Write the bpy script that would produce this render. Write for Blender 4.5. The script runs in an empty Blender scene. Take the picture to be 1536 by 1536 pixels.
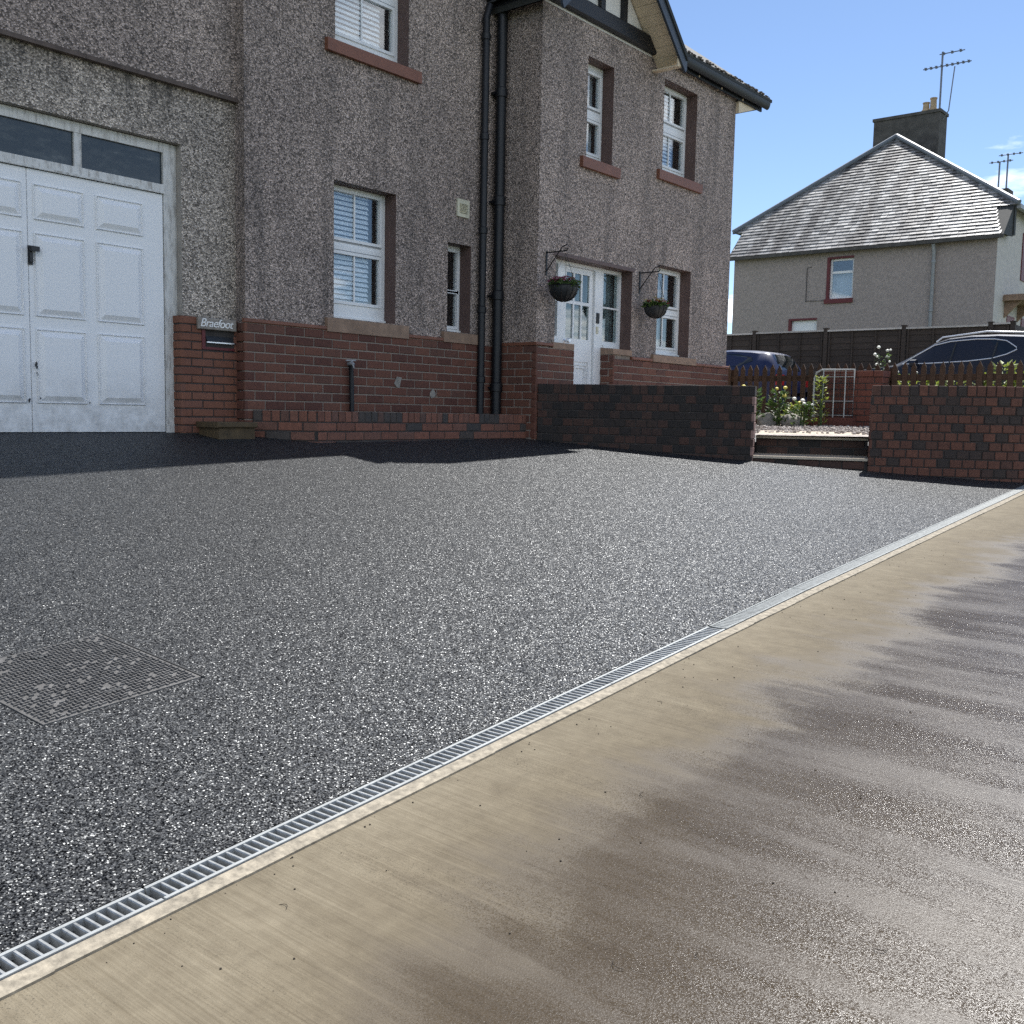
import bpy, bmesh, math, random
from mathutils import Vector, Matrix
random.seed(7)
sc = bpy.context.scene
C = bpy.context.collection
R = math.radians
# ------------------------------------------------------------------ camera (origin = the lens, x along the house front, y towards the house)
cam = bpy.data.cameras.new('camera'); camo = bpy.data.objects.new('camera', cam); C.objects.link(camo)
PITCH, ROLL, YAW, FPX = R(-5.4916), R(1.0928), R(39.205), 1538.0
fw = Vector((math.cos(YAW)*math.cos(PITCH), math.sin(YAW)*math.cos(PITCH), math.sin(PITCH)))
rt = Vector((math.sin(YAW), -math.cos(YAW), 0)); up = rt.cross(fw)
r2 = rt*math.cos(ROLL)+up*math.sin(ROLL); u2 = up*math.cos(ROLL)-rt*math.sin(ROLL)
camo.matrix_world = Matrix((r2, u2, -fw)).transposed().to_4x4()
cam.sensor_fit = 'HORIZONTAL'; cam.sensor_width = 36.0; cam.lens = 36.0*FPX/1536.0
cam.clip_start = 0.05; cam.clip_end = 3000
sc.camera = camo
# ------------------------------------------------------------------ sky, sun, exposure
SEED = 11.13
SUN = Vector((0.62, 0.130, 1.0)).normalized()
ELEV = math.asin(SUN.z); AZ = math.atan2(SUN.x, SUN.y)
w = bpy.data.worlds.new('World'); sc.world = w; w.use_nodes = True
nt = w.node_tree; nt.nodes.clear()
def wn(t, **k):
    n = nt.nodes.new(t)
    for a, b in k.items(): setattr(n, a, b)
    return n
sky = wn('ShaderNodeTexSky', sky_type='NISHITA', sun_disc=False, sun_elevation=ELEV, sun_rotation=AZ, altitude=60, air_density=0.75, dust_density=0.1, ozone_density=2.3)
tc = wn('ShaderNodeTexCoord'); sep = wn('ShaderNodeSeparateXYZ'); nt.links.new(tc.outputs['Generated'], sep.inputs[0])
mx = wn('ShaderNodeMath', operation='MAXIMUM'); nt.links.new(sep.outputs['Z'], mx.inputs[0]); mx.inputs[1].default_value = 0.03
ad = wn('ShaderNodeMath', operation='ADD'); nt.links.new(mx.outputs[0], ad.inputs[0]); ad.inputs[1].default_value = 0.08
dx = wn('ShaderNodeMath', operation='DIVIDE'); nt.links.new(sep.outputs['X'], dx.inputs[0]); nt.links.new(ad.outputs[0], dx.inputs[1])
dy = wn('ShaderNodeMath', operation='DIVIDE'); nt.links.new(sep.outputs['Y'], dy.inputs[0]); nt.links.new(ad.outputs[0], dy.inputs[1])
cb = wn('ShaderNodeCombineXYZ'); nt.links.new(dx.outputs[0], cb.inputs[0]); nt.links.new(dy.outputs[0], cb.inputs[1]); cb.inputs[2].default_value = SEED
nz = wn('ShaderNodeTexNoise'); nz.inputs['Scale'].default_value = 0.85; nz.inputs['Detail'].default_value = 8; nz.inputs['Roughness'].default_value = 0.56
nt.links.new(cb.outputs[0], nz.inputs['Vector'])
cr = wn('ShaderNodeValToRGB'); cr.color_ramp.elements[0].position = 0.52; cr.color_ramp.elements[1].position = 0.66
nt.links.new(nz.outputs['Fac'], cr.inputs[0])
bg = wn('ShaderNodeBackground'); bg.inputs['Strength'].default_value = 0.092; nt.links.new(sky.outputs[0], bg.inputs['Color'])
bgc = wn('ShaderNodeBackground'); bgc.inputs['Color'].default_value = (1, 1, 1, 1); bgc.inputs['Strength'].default_value = 1.5
mxs = wn('ShaderNodeMixShader'); nt.links.new(cr.outputs['Color'], mxs.inputs[0]); nt.links.new(bg.outputs[0], mxs.inputs[1]); nt.links.new(bgc.outputs[0], mxs.inputs[2])
wo = wn('ShaderNodeOutputWorld'); nt.links.new(mxs.outputs[0], wo.inputs[0])
sl = bpy.data.lights.new('sun', 'SUN'); sl.energy = 3.8; sl.angle = R(0.53); sl.color = (1.0, 0.975, 0.935)
so = bpy.data.objects.new('sun', sl); C.objects.link(so); so.rotation_euler = (-SUN).to_track_quat('-Z', 'Y').to_euler(); so.location = SUN*60
sc.view_settings.view_transform = 'Standard'; sc.view_settings.look = 'None'; sc.view_settings.gamma = 1; sc.view_settings.exposure = 0.88
sc.view_settings.use_curve_mapping = False
sc.cycles.use_denoising = False

# ------------------------------------------------------------------ materials
class NT:
    def __init__(s, name):
        s.m = bpy.data.materials.new(name); s.m.use_nodes = True; s.t = s.m.node_tree
        s.b = s.t.nodes['Principled BSDF']
    def n(s, typ, ins=None, **k):
        n = s.t.nodes.new(typ)
        for a, b in k.items(): setattr(n, a, b)
        for a, b in (ins or {}).items(): s.set(n, a, b)
        return n
    def set(s, n, a, b):
        i = n.inputs[a]
        if isinstance(b, bpy.types.NodeSocket): s.t.links.new(b, i)
        elif isinstance(b, tuple) and len(b) == 3 and i.type == 'RGBA': i.default_value = (*b, 1)
        else: i.default_value = b
    def p(s, a, b): s.set(s.b, a, b)
    def pos(s): return s.n('ShaderNodeNewGeometry').outputs['Position']
    def mapped(s, scale=(1, 1, 1), rot=(0, 0, 0), src=None):
        return s.n('ShaderNodeMapping', {'Vector': src or s.pos(), 'Scale': scale, 'Rotation': rot}).outputs[0]
    def noise(s, scale, detail=4, rough=.55, vec=None):
        return s.n('ShaderNodeTexNoise', {'Vector': vec or s.pos(), 'Scale': scale, 'Detail': detail, 'Roughness': rough}).outputs['Fac']
    def voro(s, scale, vec=None, feature='F1'):
        return s.n('ShaderNodeTexVoronoi', {'Vector': vec or s.pos(), 'Scale': scale}, feature=feature)
    def ramp(s, fac, stops, interp='LINEAR'):
        n = s.n('ShaderNodeValToRGB', {'Fac': fac}); e = n.color_ramp; e.interpolation = interp
        while len(e.elements) < len(stops): e.elements.new(.5)
        for q, (p, c) in zip(e.elements, stops):
            q.position = p; q.color = (*c, 1) if isinstance(c, tuple) else (c, c, c, 1)
        return n.outputs['Color']
    def mix(s, fac, a, b, mode='MIX'):
        n = s.n('ShaderNodeMix', data_type='RGBA', blend_type=mode)
        for i, v in ((0, fac), (6, a), (7, b)):
            if isinstance(v, bpy.types.NodeSocket): s.t.links.new(v, n.inputs[i])
            elif i and isinstance(v, tuple): n.inputs[i].default_value = (*v, 1)
            else: n.inputs[i].default_value = v
        return n.outputs[2]
    def math(s, op, a, b=0.0):
        n = s.n('ShaderNodeMath', operation=op)
        for i, v in ((0, a), (1, b)):
            if isinstance(v, bpy.types.NodeSocket): s.t.links.new(v, n.inputs[i])
            else: n.inputs[i].default_value = v
        return n.outputs[0]
    def bump(s, h, strength, dist=.01, normal=None):
        d = {'Height': h, 'Strength': strength, 'Distance': dist}
        if normal: d['Normal'] = normal
        return s.n('ShaderNodeBump', d).outputs[0]
    def rnd(s): return s.n('ShaderNodeObjectInfo').outputs['Random']
    def facet(s, col, amt, base=None):   # tilts the normal grain by grain
        g = base or s.n('ShaderNodeNewGeometry').outputs['Normal']
        a = s.n('ShaderNodeVectorMath', operation='SUBTRACT'); s.t.links.new(col, a.inputs[0]); a.inputs[1].default_value = (.5, .5, .5)
        b = s.n('ShaderNodeVectorMath', operation='SCALE'); s.t.links.new(a.outputs[0], b.inputs[0]); s.set(b, 'Scale', amt)
        c = s.n('ShaderNodeVectorMath', operation='ADD'); s.t.links.new(g, c.inputs[0]); s.t.links.new(b.outputs[0], c.inputs[1])
        d = s.n('ShaderNodeVectorMath', operation='NORMALIZE'); s.t.links.new(c.outputs[0], d.inputs[0])
        return d.outputs[0]
def plain(name, col, rough=.6, metal=0.0, var=.12, nscale=6.0, bump=0.0, bscale=80.0):
    t = NT(name)
    lo = tuple(c*(1-var) for c in col); hi = tuple(min(1, c*(1+var)) for c in col)
    t.p('Base Color', t.ramp(t.noise(nscale, 5, .6), [(.3, lo), (.7, hi)]))
    t.p('Roughness', rough); t.p('Metallic', metal)
    if bump: t.p('Normal', t.bump(t.noise(bscale, 4), bump, .004))
    return t.m
def pebble(name, tint, stain, drip=False):
    t = NT(name); v = t.voro(74.0); r = t.n('ShaderNodeSeparateColor', {'Color': v.outputs['Color']}).outputs[0]
    k = lambda a: tuple(a*c for c in tint)
    col = t.ramp(r, [(0, k(.09)), (.28, k(.29)), (.6, k(.48)), (.84, k(.69)), (1, k(.95))])
    col = t.mix(t.math('MULTIPLY', v.outputs['Distance'], .75), col, k(.05))
    col = t.mix(.55, col, t.ramp(t.noise(.9, 5, .6), [(.32, (.55, .52, .52)), (.68, (1.15, 1.1, 1.06))]), 'MULTIPLY')
    st = t.noise(1.0, 4, .6, t.mapped((3.2, 3.2, .35)))
    col = t.mix(t.ramp(st, [(.52, 0.0), (.72, stain)]), col, (.045, .043, .042))
    if drip:
        z = t.n('ShaderNodeSeparateXYZ', {'Vector': t.pos()}).outputs[2]
        zf = t.n('ShaderNodeMapRange', {'Value': z, 'From Min': 2.28, 'From Max': 2.74}).outputs[0]
        d = t.math('MULTIPLY', zf, t.ramp(t.noise(1.0, 4, .6, t.mapped((5.5, 5.5, .5))), [(.45, 0.0), (.66, .75)]))
        col = t.mix(d, col, (.05, .046, .043))
    t.p('Base Color', col); t.p('Roughness', .85)
    t.p('Normal', t.bump(v.outputs['Distance'], 1.0, .014)); return t.m
def brickmat(name, stops, grime=.35):
    t = NT(name)
    col = t.ramp(t.rnd(), stops, 'LINEAR')
    col = t.mix(grime, col, t.ramp(t.noise(22, 6, .65), [(.3, (.45, .42, .4)), (.7, (1.25, 1.2, 1.15))]), 'MULTIPLY')
    t.p('Base Color', col); t.p('Roughness', .82)
    t.p('Normal', t.bump(t.noise(120, 5, .7), .35, .004)); return t.m
MAT = {}
MAT['render'] = pebble('pebbledash_house', (1.27, 1.05, .92), .45)
MAT['render_garage'] = pebble('pebbledash_garage', (1.50, 1.32, 1.13), .35, True)
MAT['render_far'] = pebble('roughcast_neighbour', (1.16, 1.06, .97), .2)
MAT['render_far'] = plain('roughcast_neighbour', (.335, .284, .257), .95, var=.2, nscale=16, bump=.9, bscale=30)
MAT['render_white'] = plain('pale_render', (.50, .475, .44), .9, bump=.4, bscale=60)
MAT['brick_house'] = brickmat('brick_red_house', [(0, (.092, .035, .024)), (.4, (.132, .051, .033)), (.75, (.163, .067, .042)), (1, (.106, .049, .035))], .3)
MAT['brick_pier'] = brickmat('brick_orange_pier', [(0, (.165, .066, .040)), (.5, (.21, .086, .050)), (1, (.18, .080, .054))], .3)
MAT['brick_dark'] = brickmat('brick_mottled_dark', [(0, (.022, .019, .018)), (.40, (.033, .025, .022)), (.55, (.056, .031, .024)), (.8, (.076, .037, .027)), (1, (.050, .032, .025))], .5)
MAT['brick_mixed'] = brickmat('brick_mixed_red', [(0, (.045, .034, .030)), (.15, (.052, .037, .031)), (.26, (.115, .050, .034)), (.7, (.155, .064, .041)), (1, (.105, .050, .035))], .5)
MAT['brick_gate'] = brickmat('brick_gate_pier', [(0, (.10, .032, .022)), (.5, (.15, .048, .030)), (1, (.12, .042, .030))], .4)
MAT['brick_end_lit'] = brickmat('brick_end_sunlit', [(0, (.26, .16, .135)), (1, (.34, .22, .19))], .5)  # paler wall brick: sunlight on the end face, painted into its colour
MAT['brick_bed'] = brickmat('brick_bed_mixed', [(0, (.060, .054, .050)), (.22, (.075, .060, .052)), (.30, (.17, .072, .048)), (.7, (.22, .092, .060)), (1, (.16, .080, .058))], .5)
MAT['mortar'] = plain('mortar_pale', (.25, .21, .175), .95, var=.2, bump=.5)
MAT['mortar_dark'] = plain('mortar_dark', (.05, .044, .041), .95, var=.25, bump=.5)
MAT['reveal'] = plain('brown_reveal_paint', (.115, .072, .062), .6, bump=.15)
MAT['sill_red'] = plain('red_sill_paint', (.19, .074, .043), .55, var=.15, bump=.2)
MAT['sill_stone'] = plain('brown_sandstone', (.27, .18, .125), .8, var=.22, nscale=9, bump=.35)
MAT['upvc'] = plain('white_frame', (.78, .79, .79), .32, var=.03)
MAT['paint_cream'] = plain('cream_paint', (.66, .55, .40), .6, var=.08)
MAT['paint_black'] = plain('black_gloss', (.004, .0052, .008), .5, var=.2, bump=.1, bscale=30)
MAT['paint_slate'] = plain('blue_black_board', (.030, .042, .058), .45, var=.2, bump=.2, bscale=40)
MAT['white_panel'] = plain('white_render_panel', (.72, .70, .66), .8, var=.06)
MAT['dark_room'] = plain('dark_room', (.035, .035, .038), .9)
MAT['blind'] = plain('blind_slat', (.80, .82, .85), .5, var=.03)
MAT['curtain'] = plain('net_curtain', (.42, .44, .46), .9)
MAT['steel'] = plain('galvanised_steel', (.40, .415, .41), .5, .30, var=.14, nscale=30, bump=.1)
MAT['steel_bar'] = plain('galvanised_bar', (.34, .35, .348), .5, .35, var=.3, nscale=30, bump=.1)
MAT['steel_plate'] = plain('galvanised_plate', (.21, .222, .218), .55, .3, var=.3, nscale=40, bump=.2)
MAT['plastic_dark'] = plain('dark_plastic', (.022, .024, .026), .5)
MAT['sign_slate'] = plain('worn_sign_plate', (.27, .24, .205), .7, var=.3, nscale=25)
MAT['cream_plastic'] = plain('cream_plastic', (.58, .55, .42), .5)
MAT['letter_white'] = plain('white_letters', (.88, .87, .84), .6)
MAT['stone_pale'] = plain('pale_paving', (.52, .44, .34), .85, var=.15, bump=.3)
MAT['wood_block'] = plain('brown_block', (.085, .058, .028), .8, var=.3, nscale=12, bump=.3)
MAT['plaster'] = plain('grey_plaster', (.33, .30, .265), .9, var=.2, nscale=7, bump=.3)
MAT['coping'] = plain('stained_coping', (.105, .080, .068), .9, var=.35, nscale=9, bump=.4)
MAT['soil'] = plain('dark_soil', (.045, .035, .025), .95, var=.4, bump=.6)
MAT['rock'] = plain('rock_grey', (.26, .24, .21), .9, var=.3, nscale=14, bump=.6)
MAT['terracotta'] = plain('terracotta', (.32, .13, .08), .8)
MAT['lead'] = plain('lead_grey', (.13, .15, .17), .5, .0)
MAT['chim'] = plain('chimney_render', (.085, .078, .07), .95, var=.35, nscale=5, bump=.6)
MAT['pot'] = plain('chimney_pot_buff', (.42, .31, .19), .85, var=.2)
MAT['red_paint'] = plain('maroon_paint', (.12, .016, .018), .55)
MAT['zinc'] = plain('grey_pipe', (.30, .31, .32), .5)
MAT['aerial'] = plain('aerial_metal', (.16, .17, .19), .4, .7)
MAT['tyre'] = plain('tyre_rubber', (.02, .02, .02), .8)
MAT['chrome'] = plain('bright_trim', (.80, .81, .83), .3, .5, var=.03)
MAT['lamp_red'] = plain('tail_lamp', (.35, .02, .02), .15)
MAT['petal_red'] = plain('petal_red', (.36, .03, .06), .6)
MAT['petal_pink'] = plain('petal_pink', (.45, .10, .22), .6)
MAT['petal_yellow'] = plain('petal_yellow', (.72, .60, .10), .6)
MAT['petal_white'] = plain('petal_white', (.75, .74, .66), .6)
def timber(name, col, var=.35):
    t = NT(name); v = t.mapped((1.2, 1.2, 14)); n = t.noise(5, 5, .6, v)
    lo = tuple(c*(1-var) for c in col); hi = tuple(c*(1+var) for c in col)
    c0 = t.ramp(n, [(.25, lo), (.75, hi)]); c1 = t.mix(.4, c0, t.ramp(t.rnd(), [(0, .6), (1, 1.3)]), 'MULTIPLY')
    t.p('Base Color', c1); t.p('Roughness', .85); t.p('Normal', t.bump(n, .3, .004)); return t.m
MAT['picket'] = timber('picket_brown', (.060, .032, .018))
MAT['fence_cap_lit'] = timber('fence_cap_sunlit', (.55, .50, .44))  # fence timber paled so the cap rail carries painted sunlight
MAT['fence'] = timber('fence_brown', (.055, .040, .030))
def leafmat(name, a, b):
    t = NT(name); c = t.ramp(t.noise(14, 3), [(.3, a), (.7, b)])
    t.p('Base Color', c); t.p('Roughness', .5)
    tr = t.n('ShaderNodeBsdfTranslucent', {'Color': c}); mxn = t.n('ShaderNodeMixShader', {'Fac': .4})
    t.t.links.new(t.b.outputs[0], mxn.inputs[1]); t.t.links.new(tr.outputs[0], mxn.inputs[2])
    t.t.links.new(mxn.outputs[0], t.t.nodes['Material Output'].inputs['Surface']); return t.m
MAT['leaf'] = leafmat('leaf_green', (.045, .085, .02), (.10, .16, .035))
MAT['leaf_lime'] = leafmat('leaf_lime', (.16, .22, .03), (.34, .38, .07))
MAT['grass'] = plain('grass_green', (.09, .12, .05), .9, var=.4, nscale=3, bump=.6)
def glassmat(name, ior, tint=(.93, .96, .97)):
    t = NT(name); t.t.nodes.remove(t.b)
    f0 = ((ior-1)/(ior+1))**2*1.6; lw = t.n('ShaderNodeLayerWeight', {'Blend': .5}).outputs['Facing']
    fr = t.math('ADD', t.math('MULTIPLY', t.math('POWER', lw, 4.5), 1-f0), f0); tr = t.n('ShaderNodeBsdfTransparent', {'Color': tint}); gl = t.n('ShaderNodeBsdfGlossy', {'Color': (1, 1, 1), 'Roughness': 0.0})
    m = t.n('ShaderNodeMixShader', {'Fac': fr}); t.t.links.new(tr.outputs[0], m.inputs[1]); t.t.links.new(gl.outputs[0], m.inputs[2])
    t.t.links.new(m.outputs[0], t.t.nodes['Material Output'].inputs['Surface']); return t.m
MAT['glass'] = glassmat('window_glass', 1.62)
MAT['glass_dark'] = glassmat('tinted_glass', 1.7, (.12, .14, .15))
MAT['glass_frost'] = glassmat('door_glass', 1.6, (.7, .76, .76))
def dirtyglass():
    t = NT('cobwebbed_glass'); t.p('Base Color', t.ramp(t.noise(7, 7, .7, t.mapped((1, 1, 2.4))), [(.45, (.022, .034, .042)), (.6, (.05, .062, .066)), (.78, (.16, .17, .17))]))
    t.p('Roughness', .18); t.p('Specular IOR Level', .6); return t.m
MAT['glass_dirty'] = dirtyglass()
def garagewhite():
    t = NT('garage_white_paint'); z = t.n('ShaderNodeSeparateXYZ', {'Vector': t.pos()}).outputs[2]
    d = t.math('MULTIPLY', t.ramp(z, [(0, .0), (1, .0)]), 1)
    zz = t.n('ShaderNodeMapRange', {'Value': z, 'From Min': .35, 'From Max': -.25, 'To Min': 0, 'To Max': 1}).outputs[0]
    n = t.noise(9, 6, .7); f = t.math('MULTIPLY', zz, t.ramp(n, [(.35, 0.05), (.7, .8)]))
    sc1 = t.ramp(t.noise(3.1, 7, .75), [(.66, 0.0), (.74, .12)])
    c = t.mix(f, (.84, .845, .85), (.30, .29, .27)); c = t.mix(sc1, c, (.35, .35, .36))
    t.p('Base Color', c); t.p('Roughness', .38); return t.m
MAT['garage'] = garagewhite()
def oldwood():
    t = NT('weathered_white_frame'); n = t.noise(7, 7, .7, t.mapped((4, 4, .8)))
    t.p('Base Color', t.ramp(n, [(.34, (.34, .32, .29)), (.5, (.62, .61, .58)), (.7, (.72, .715, .69))])); t.p('Roughness', .6)
    t.p('Normal', t.bump(n, .2, .004)); return t.m
MAT['frame_old'] = oldwood()
def asphalt():
    t = NT('fresh_asphalt'); v = t.voro(235.0); sp = t.n('ShaderNodeSeparateColor', {'Color': v.outputs['Color']})
    n = t.noise(.9, 5, .62); c = t.noise(75, 2, .5)
    col = t.ramp(sp.outputs[0], [(0, (.002, .0021, .0024)), (.4, (.006, .0063, .007)), (.72, (.024, .0255, .027)), (1, (.12, .124, .128))])
    col = t.mix(.8, col, t.ramp(c, [(.34, .12), (.64, 1.9)]), 'MULTIPLY')
    col = t.mix(.6, col, t.ramp(n, [(.3, .70), (.7, 1.2)]), 'MULTIPLY')
    col = t.mix(t.math('MULTIPLY', v.outputs['Distance'], 1.0), col, (.004, .004, .005))
    t.p('Base Color', col); t.p('Roughness', t.ramp(sp.outputs[1], [(0, .36), (1, .62)]))
    b = t.bump(c, .5, .006)
    t.p('Normal', t.facet(v.outputs['Color'], 1.1, b)); t.p('Sheen Weight', t.ramp(sp.outputs[0], [(.3, .0), (1, .05)])); t.p('Sheen Roughness', .45); t.p('Sheen Tint', (.94, .97, 1.0)); t.p('Specular IOR Level', t.ramp(sp.outputs[2], [(.24, .02), (.62, .60), (1, 1.0)])); t.p('Specular Tint', (.93, .97, 1.0)); return t.m
MAT['asphalt'] = asphalt()
MAT['road'] = plain('road_asphalt', (.17, .165, .155), .85, var=.2, bump=.5)
def concrete():
    t = NT('brushed_concrete'); pos = t.pos()
    st = t.noise(1.0, 7, .72, t.mapped((150, 2.6, 1), (0, 0, R(-2)), pos))       # brush strokes run across the path
    st2 = t.noise(1.0, 5, .62, t.mapped((7, .75, 1), (0, 0, R(-2)), pos))
    big = t.noise(1.3, 6, .62, pos); fine = t.noise(210, 4, .65, pos); mid = t.noise(14, 6, .68, pos)
    y = t.n('ShaderNodeSeparateXYZ', {'Vector': pos}).outputs[1]; x = t.n('ShaderNodeSeparateXYZ', {'Vector': pos}).outputs[0]
    e = t.math('ADD', t.math('MULTIPLY', st2, .6), t.math('MULTIPLY', big, 1.05))
    e = t.math('ADD', e, t.math('MULTIPLY', y, -1.0)); e = t.math('ADD', e, t.math('MULTIPLY', x, .034))
    e = t.math('SUBTRACT', e, t.math('MULTIPLY', t.math('MAXIMUM', t.math('SUBTRACT', 2.3, x), 0.0), .24))
    e = t.math('ADD', e, 2.05-.825-.46)                       # metres past the usual edge of the wet
    wet = t.n('ShaderNodeMapRange', {'Value': e, 'From Min': -.16, 'From Max': .34, 'To Min': 0, 'To Max': 1}, interpolation_type='SMOOTHSTEP').outputs[0]
    damp = t.n('ShaderNodeMapRange', {'Value': e, 'From Min': -.38, 'From Max': .10, 'To Min': 0, 'To Max': .8}).outputs[0]
    dry = t.ramp(st, [(.28, (.160, .132, .088)), (.5, (.202, .171, .119)), (.72, (.250, .215, .154))])
    dry = t.mix(.75, dry, t.ramp(mid, [(.28, (.74, .72, .69)), (.72, (1.15, 1.15, 1.14))]), 'MULTIPLY')
    dry = t.mix(.7, dry, t.ramp(big, [(.3, (.72, .70, .66)), (.7, (1.12, 1.12, 1.12))]), 'MULTIPLY')
    dry = t.mix(t.ramp(t.noise(55, 3, .6), [(.715, 0.0), (.75, .7)]), dry, (.05, .04, .028))
    dry = t.mix(damp, dry, t.mix(1.0, dry, (.55, .51, .45), 'MULTIPLY'))
    wc = t.mix(.6, t.ramp(big, [(.3, (.058, .043, .027)), (.7, (.080, .062, .041))]), t.ramp(st, [(.3, .78), (.7, 1.18)]), 'MULTIPLY')
    t.p('Base Color', t.mix(wet, dry, wc))
    band = t.noise(1.0, 5, .62, t.mapped((4.2, .7, 1), (0, 0, R(-2)), pos))
    rr = t.ramp(band, [(.42, .34), (.62, .19)])
    t.p('Roughness', t.mix(wet, (.88, .88, .88), rr)); t.p('Specular IOR Level', .34)
    g = t.voro(380.0); gs = t.n('ShaderNodeSeparateColor', {'Color': g.outputs['Color']})
    b = t.bump(st, .30, .004); b = t.bump(fine, .35, .0025, b)
    fa = t.math('MULTIPLY', t.ramp(band, [(.40, .10), (.60, 1.0)]), t.ramp(gs.outputs[1], [(.58, .06), (.62, .95)]))
    t.p('Normal', t.facet(g.outputs['Color'], fa, b)); return t.m
MAT['concrete'] = concrete()
MAT['edging'] = plain('concrete_edging', (.31, .27, .205), .9, var=.42, nscale=38, bump=.7)
def ironcover():
    t = NT('recessed_cover_iron'); n = t.noise(18, 6, .7)
    t.p('Base Color', t.ramp(n, [(.3, (.085, .083, .080)), (.55, (.135, .131, .126)), (.8, (.22, .215, .208))])); t.p('Roughness', .42); t.p('Metallic', .25)
    t.p('Normal', t.bump(t.noise(140, 4, .6), .5, .004)); return t.m
MAT['iron'] = ironcover()
def gravelmat():
    t = NT('pale_gravel'); t.p('Base Color', t.ramp(t.n('ShaderNodeSeparateColor', {'Color': t.voro(38.0).outputs['Color']}).outputs[0], [(0, (.16, .13, .11)), (.5, (.36, .31, .27)), (1, (.6, .55, .5))])); t.p('Roughness', .85); return t.m
MAT['gravel'] = gravelmat()
def slatemat():
    t = NT('roof_slate'); r = t.n('ShaderNodeSeparateColor', {'Color': t.n('ShaderNodeVertexColor', layer_name='shade').outputs[0]}).outputs[0]
    c = t.ramp(r, [(0, (.12, .117, .112)), (.5, (.215, .208, .20)), (1, (.35, .34, .325))])
    st = t.noise(1.0, 4, .6, t.mapped((.30, 1.9, .30)))
    c = t.mix(t.ramp(st, [(.45, 0.0), (.60, .9)]), c, (.035, .032, .031))
    t.p('Base Color', c); t.p('Roughness', t.ramp(r, [(0, .36), (1, .5)])); t.p('Specular IOR Level', .8); return t.m
MAT['slate'] = slatemat()
MAT['slate_plain'] = plain('slate_plain', (.022, .024, .022), .75, var=.3, nscale=10, bump=.3)
def carpaint(name, col):
    t = NT(name); t.p('Base Color', col); t.p('Roughness', .4); t.p('Metallic', .0); t.p('Coat Weight', .2); t.p('Coat Roughness', .08)
    t.p('Normal', t.bump(t.noise(40, 2), .01, .002)); return t.m
MAT['paint_navy'] = carpaint('navy_car_paint', (.004, .006, .016))
MAT['paint_blue'] = carpaint('blue_car_paint', (.006, .012, .055))

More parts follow.
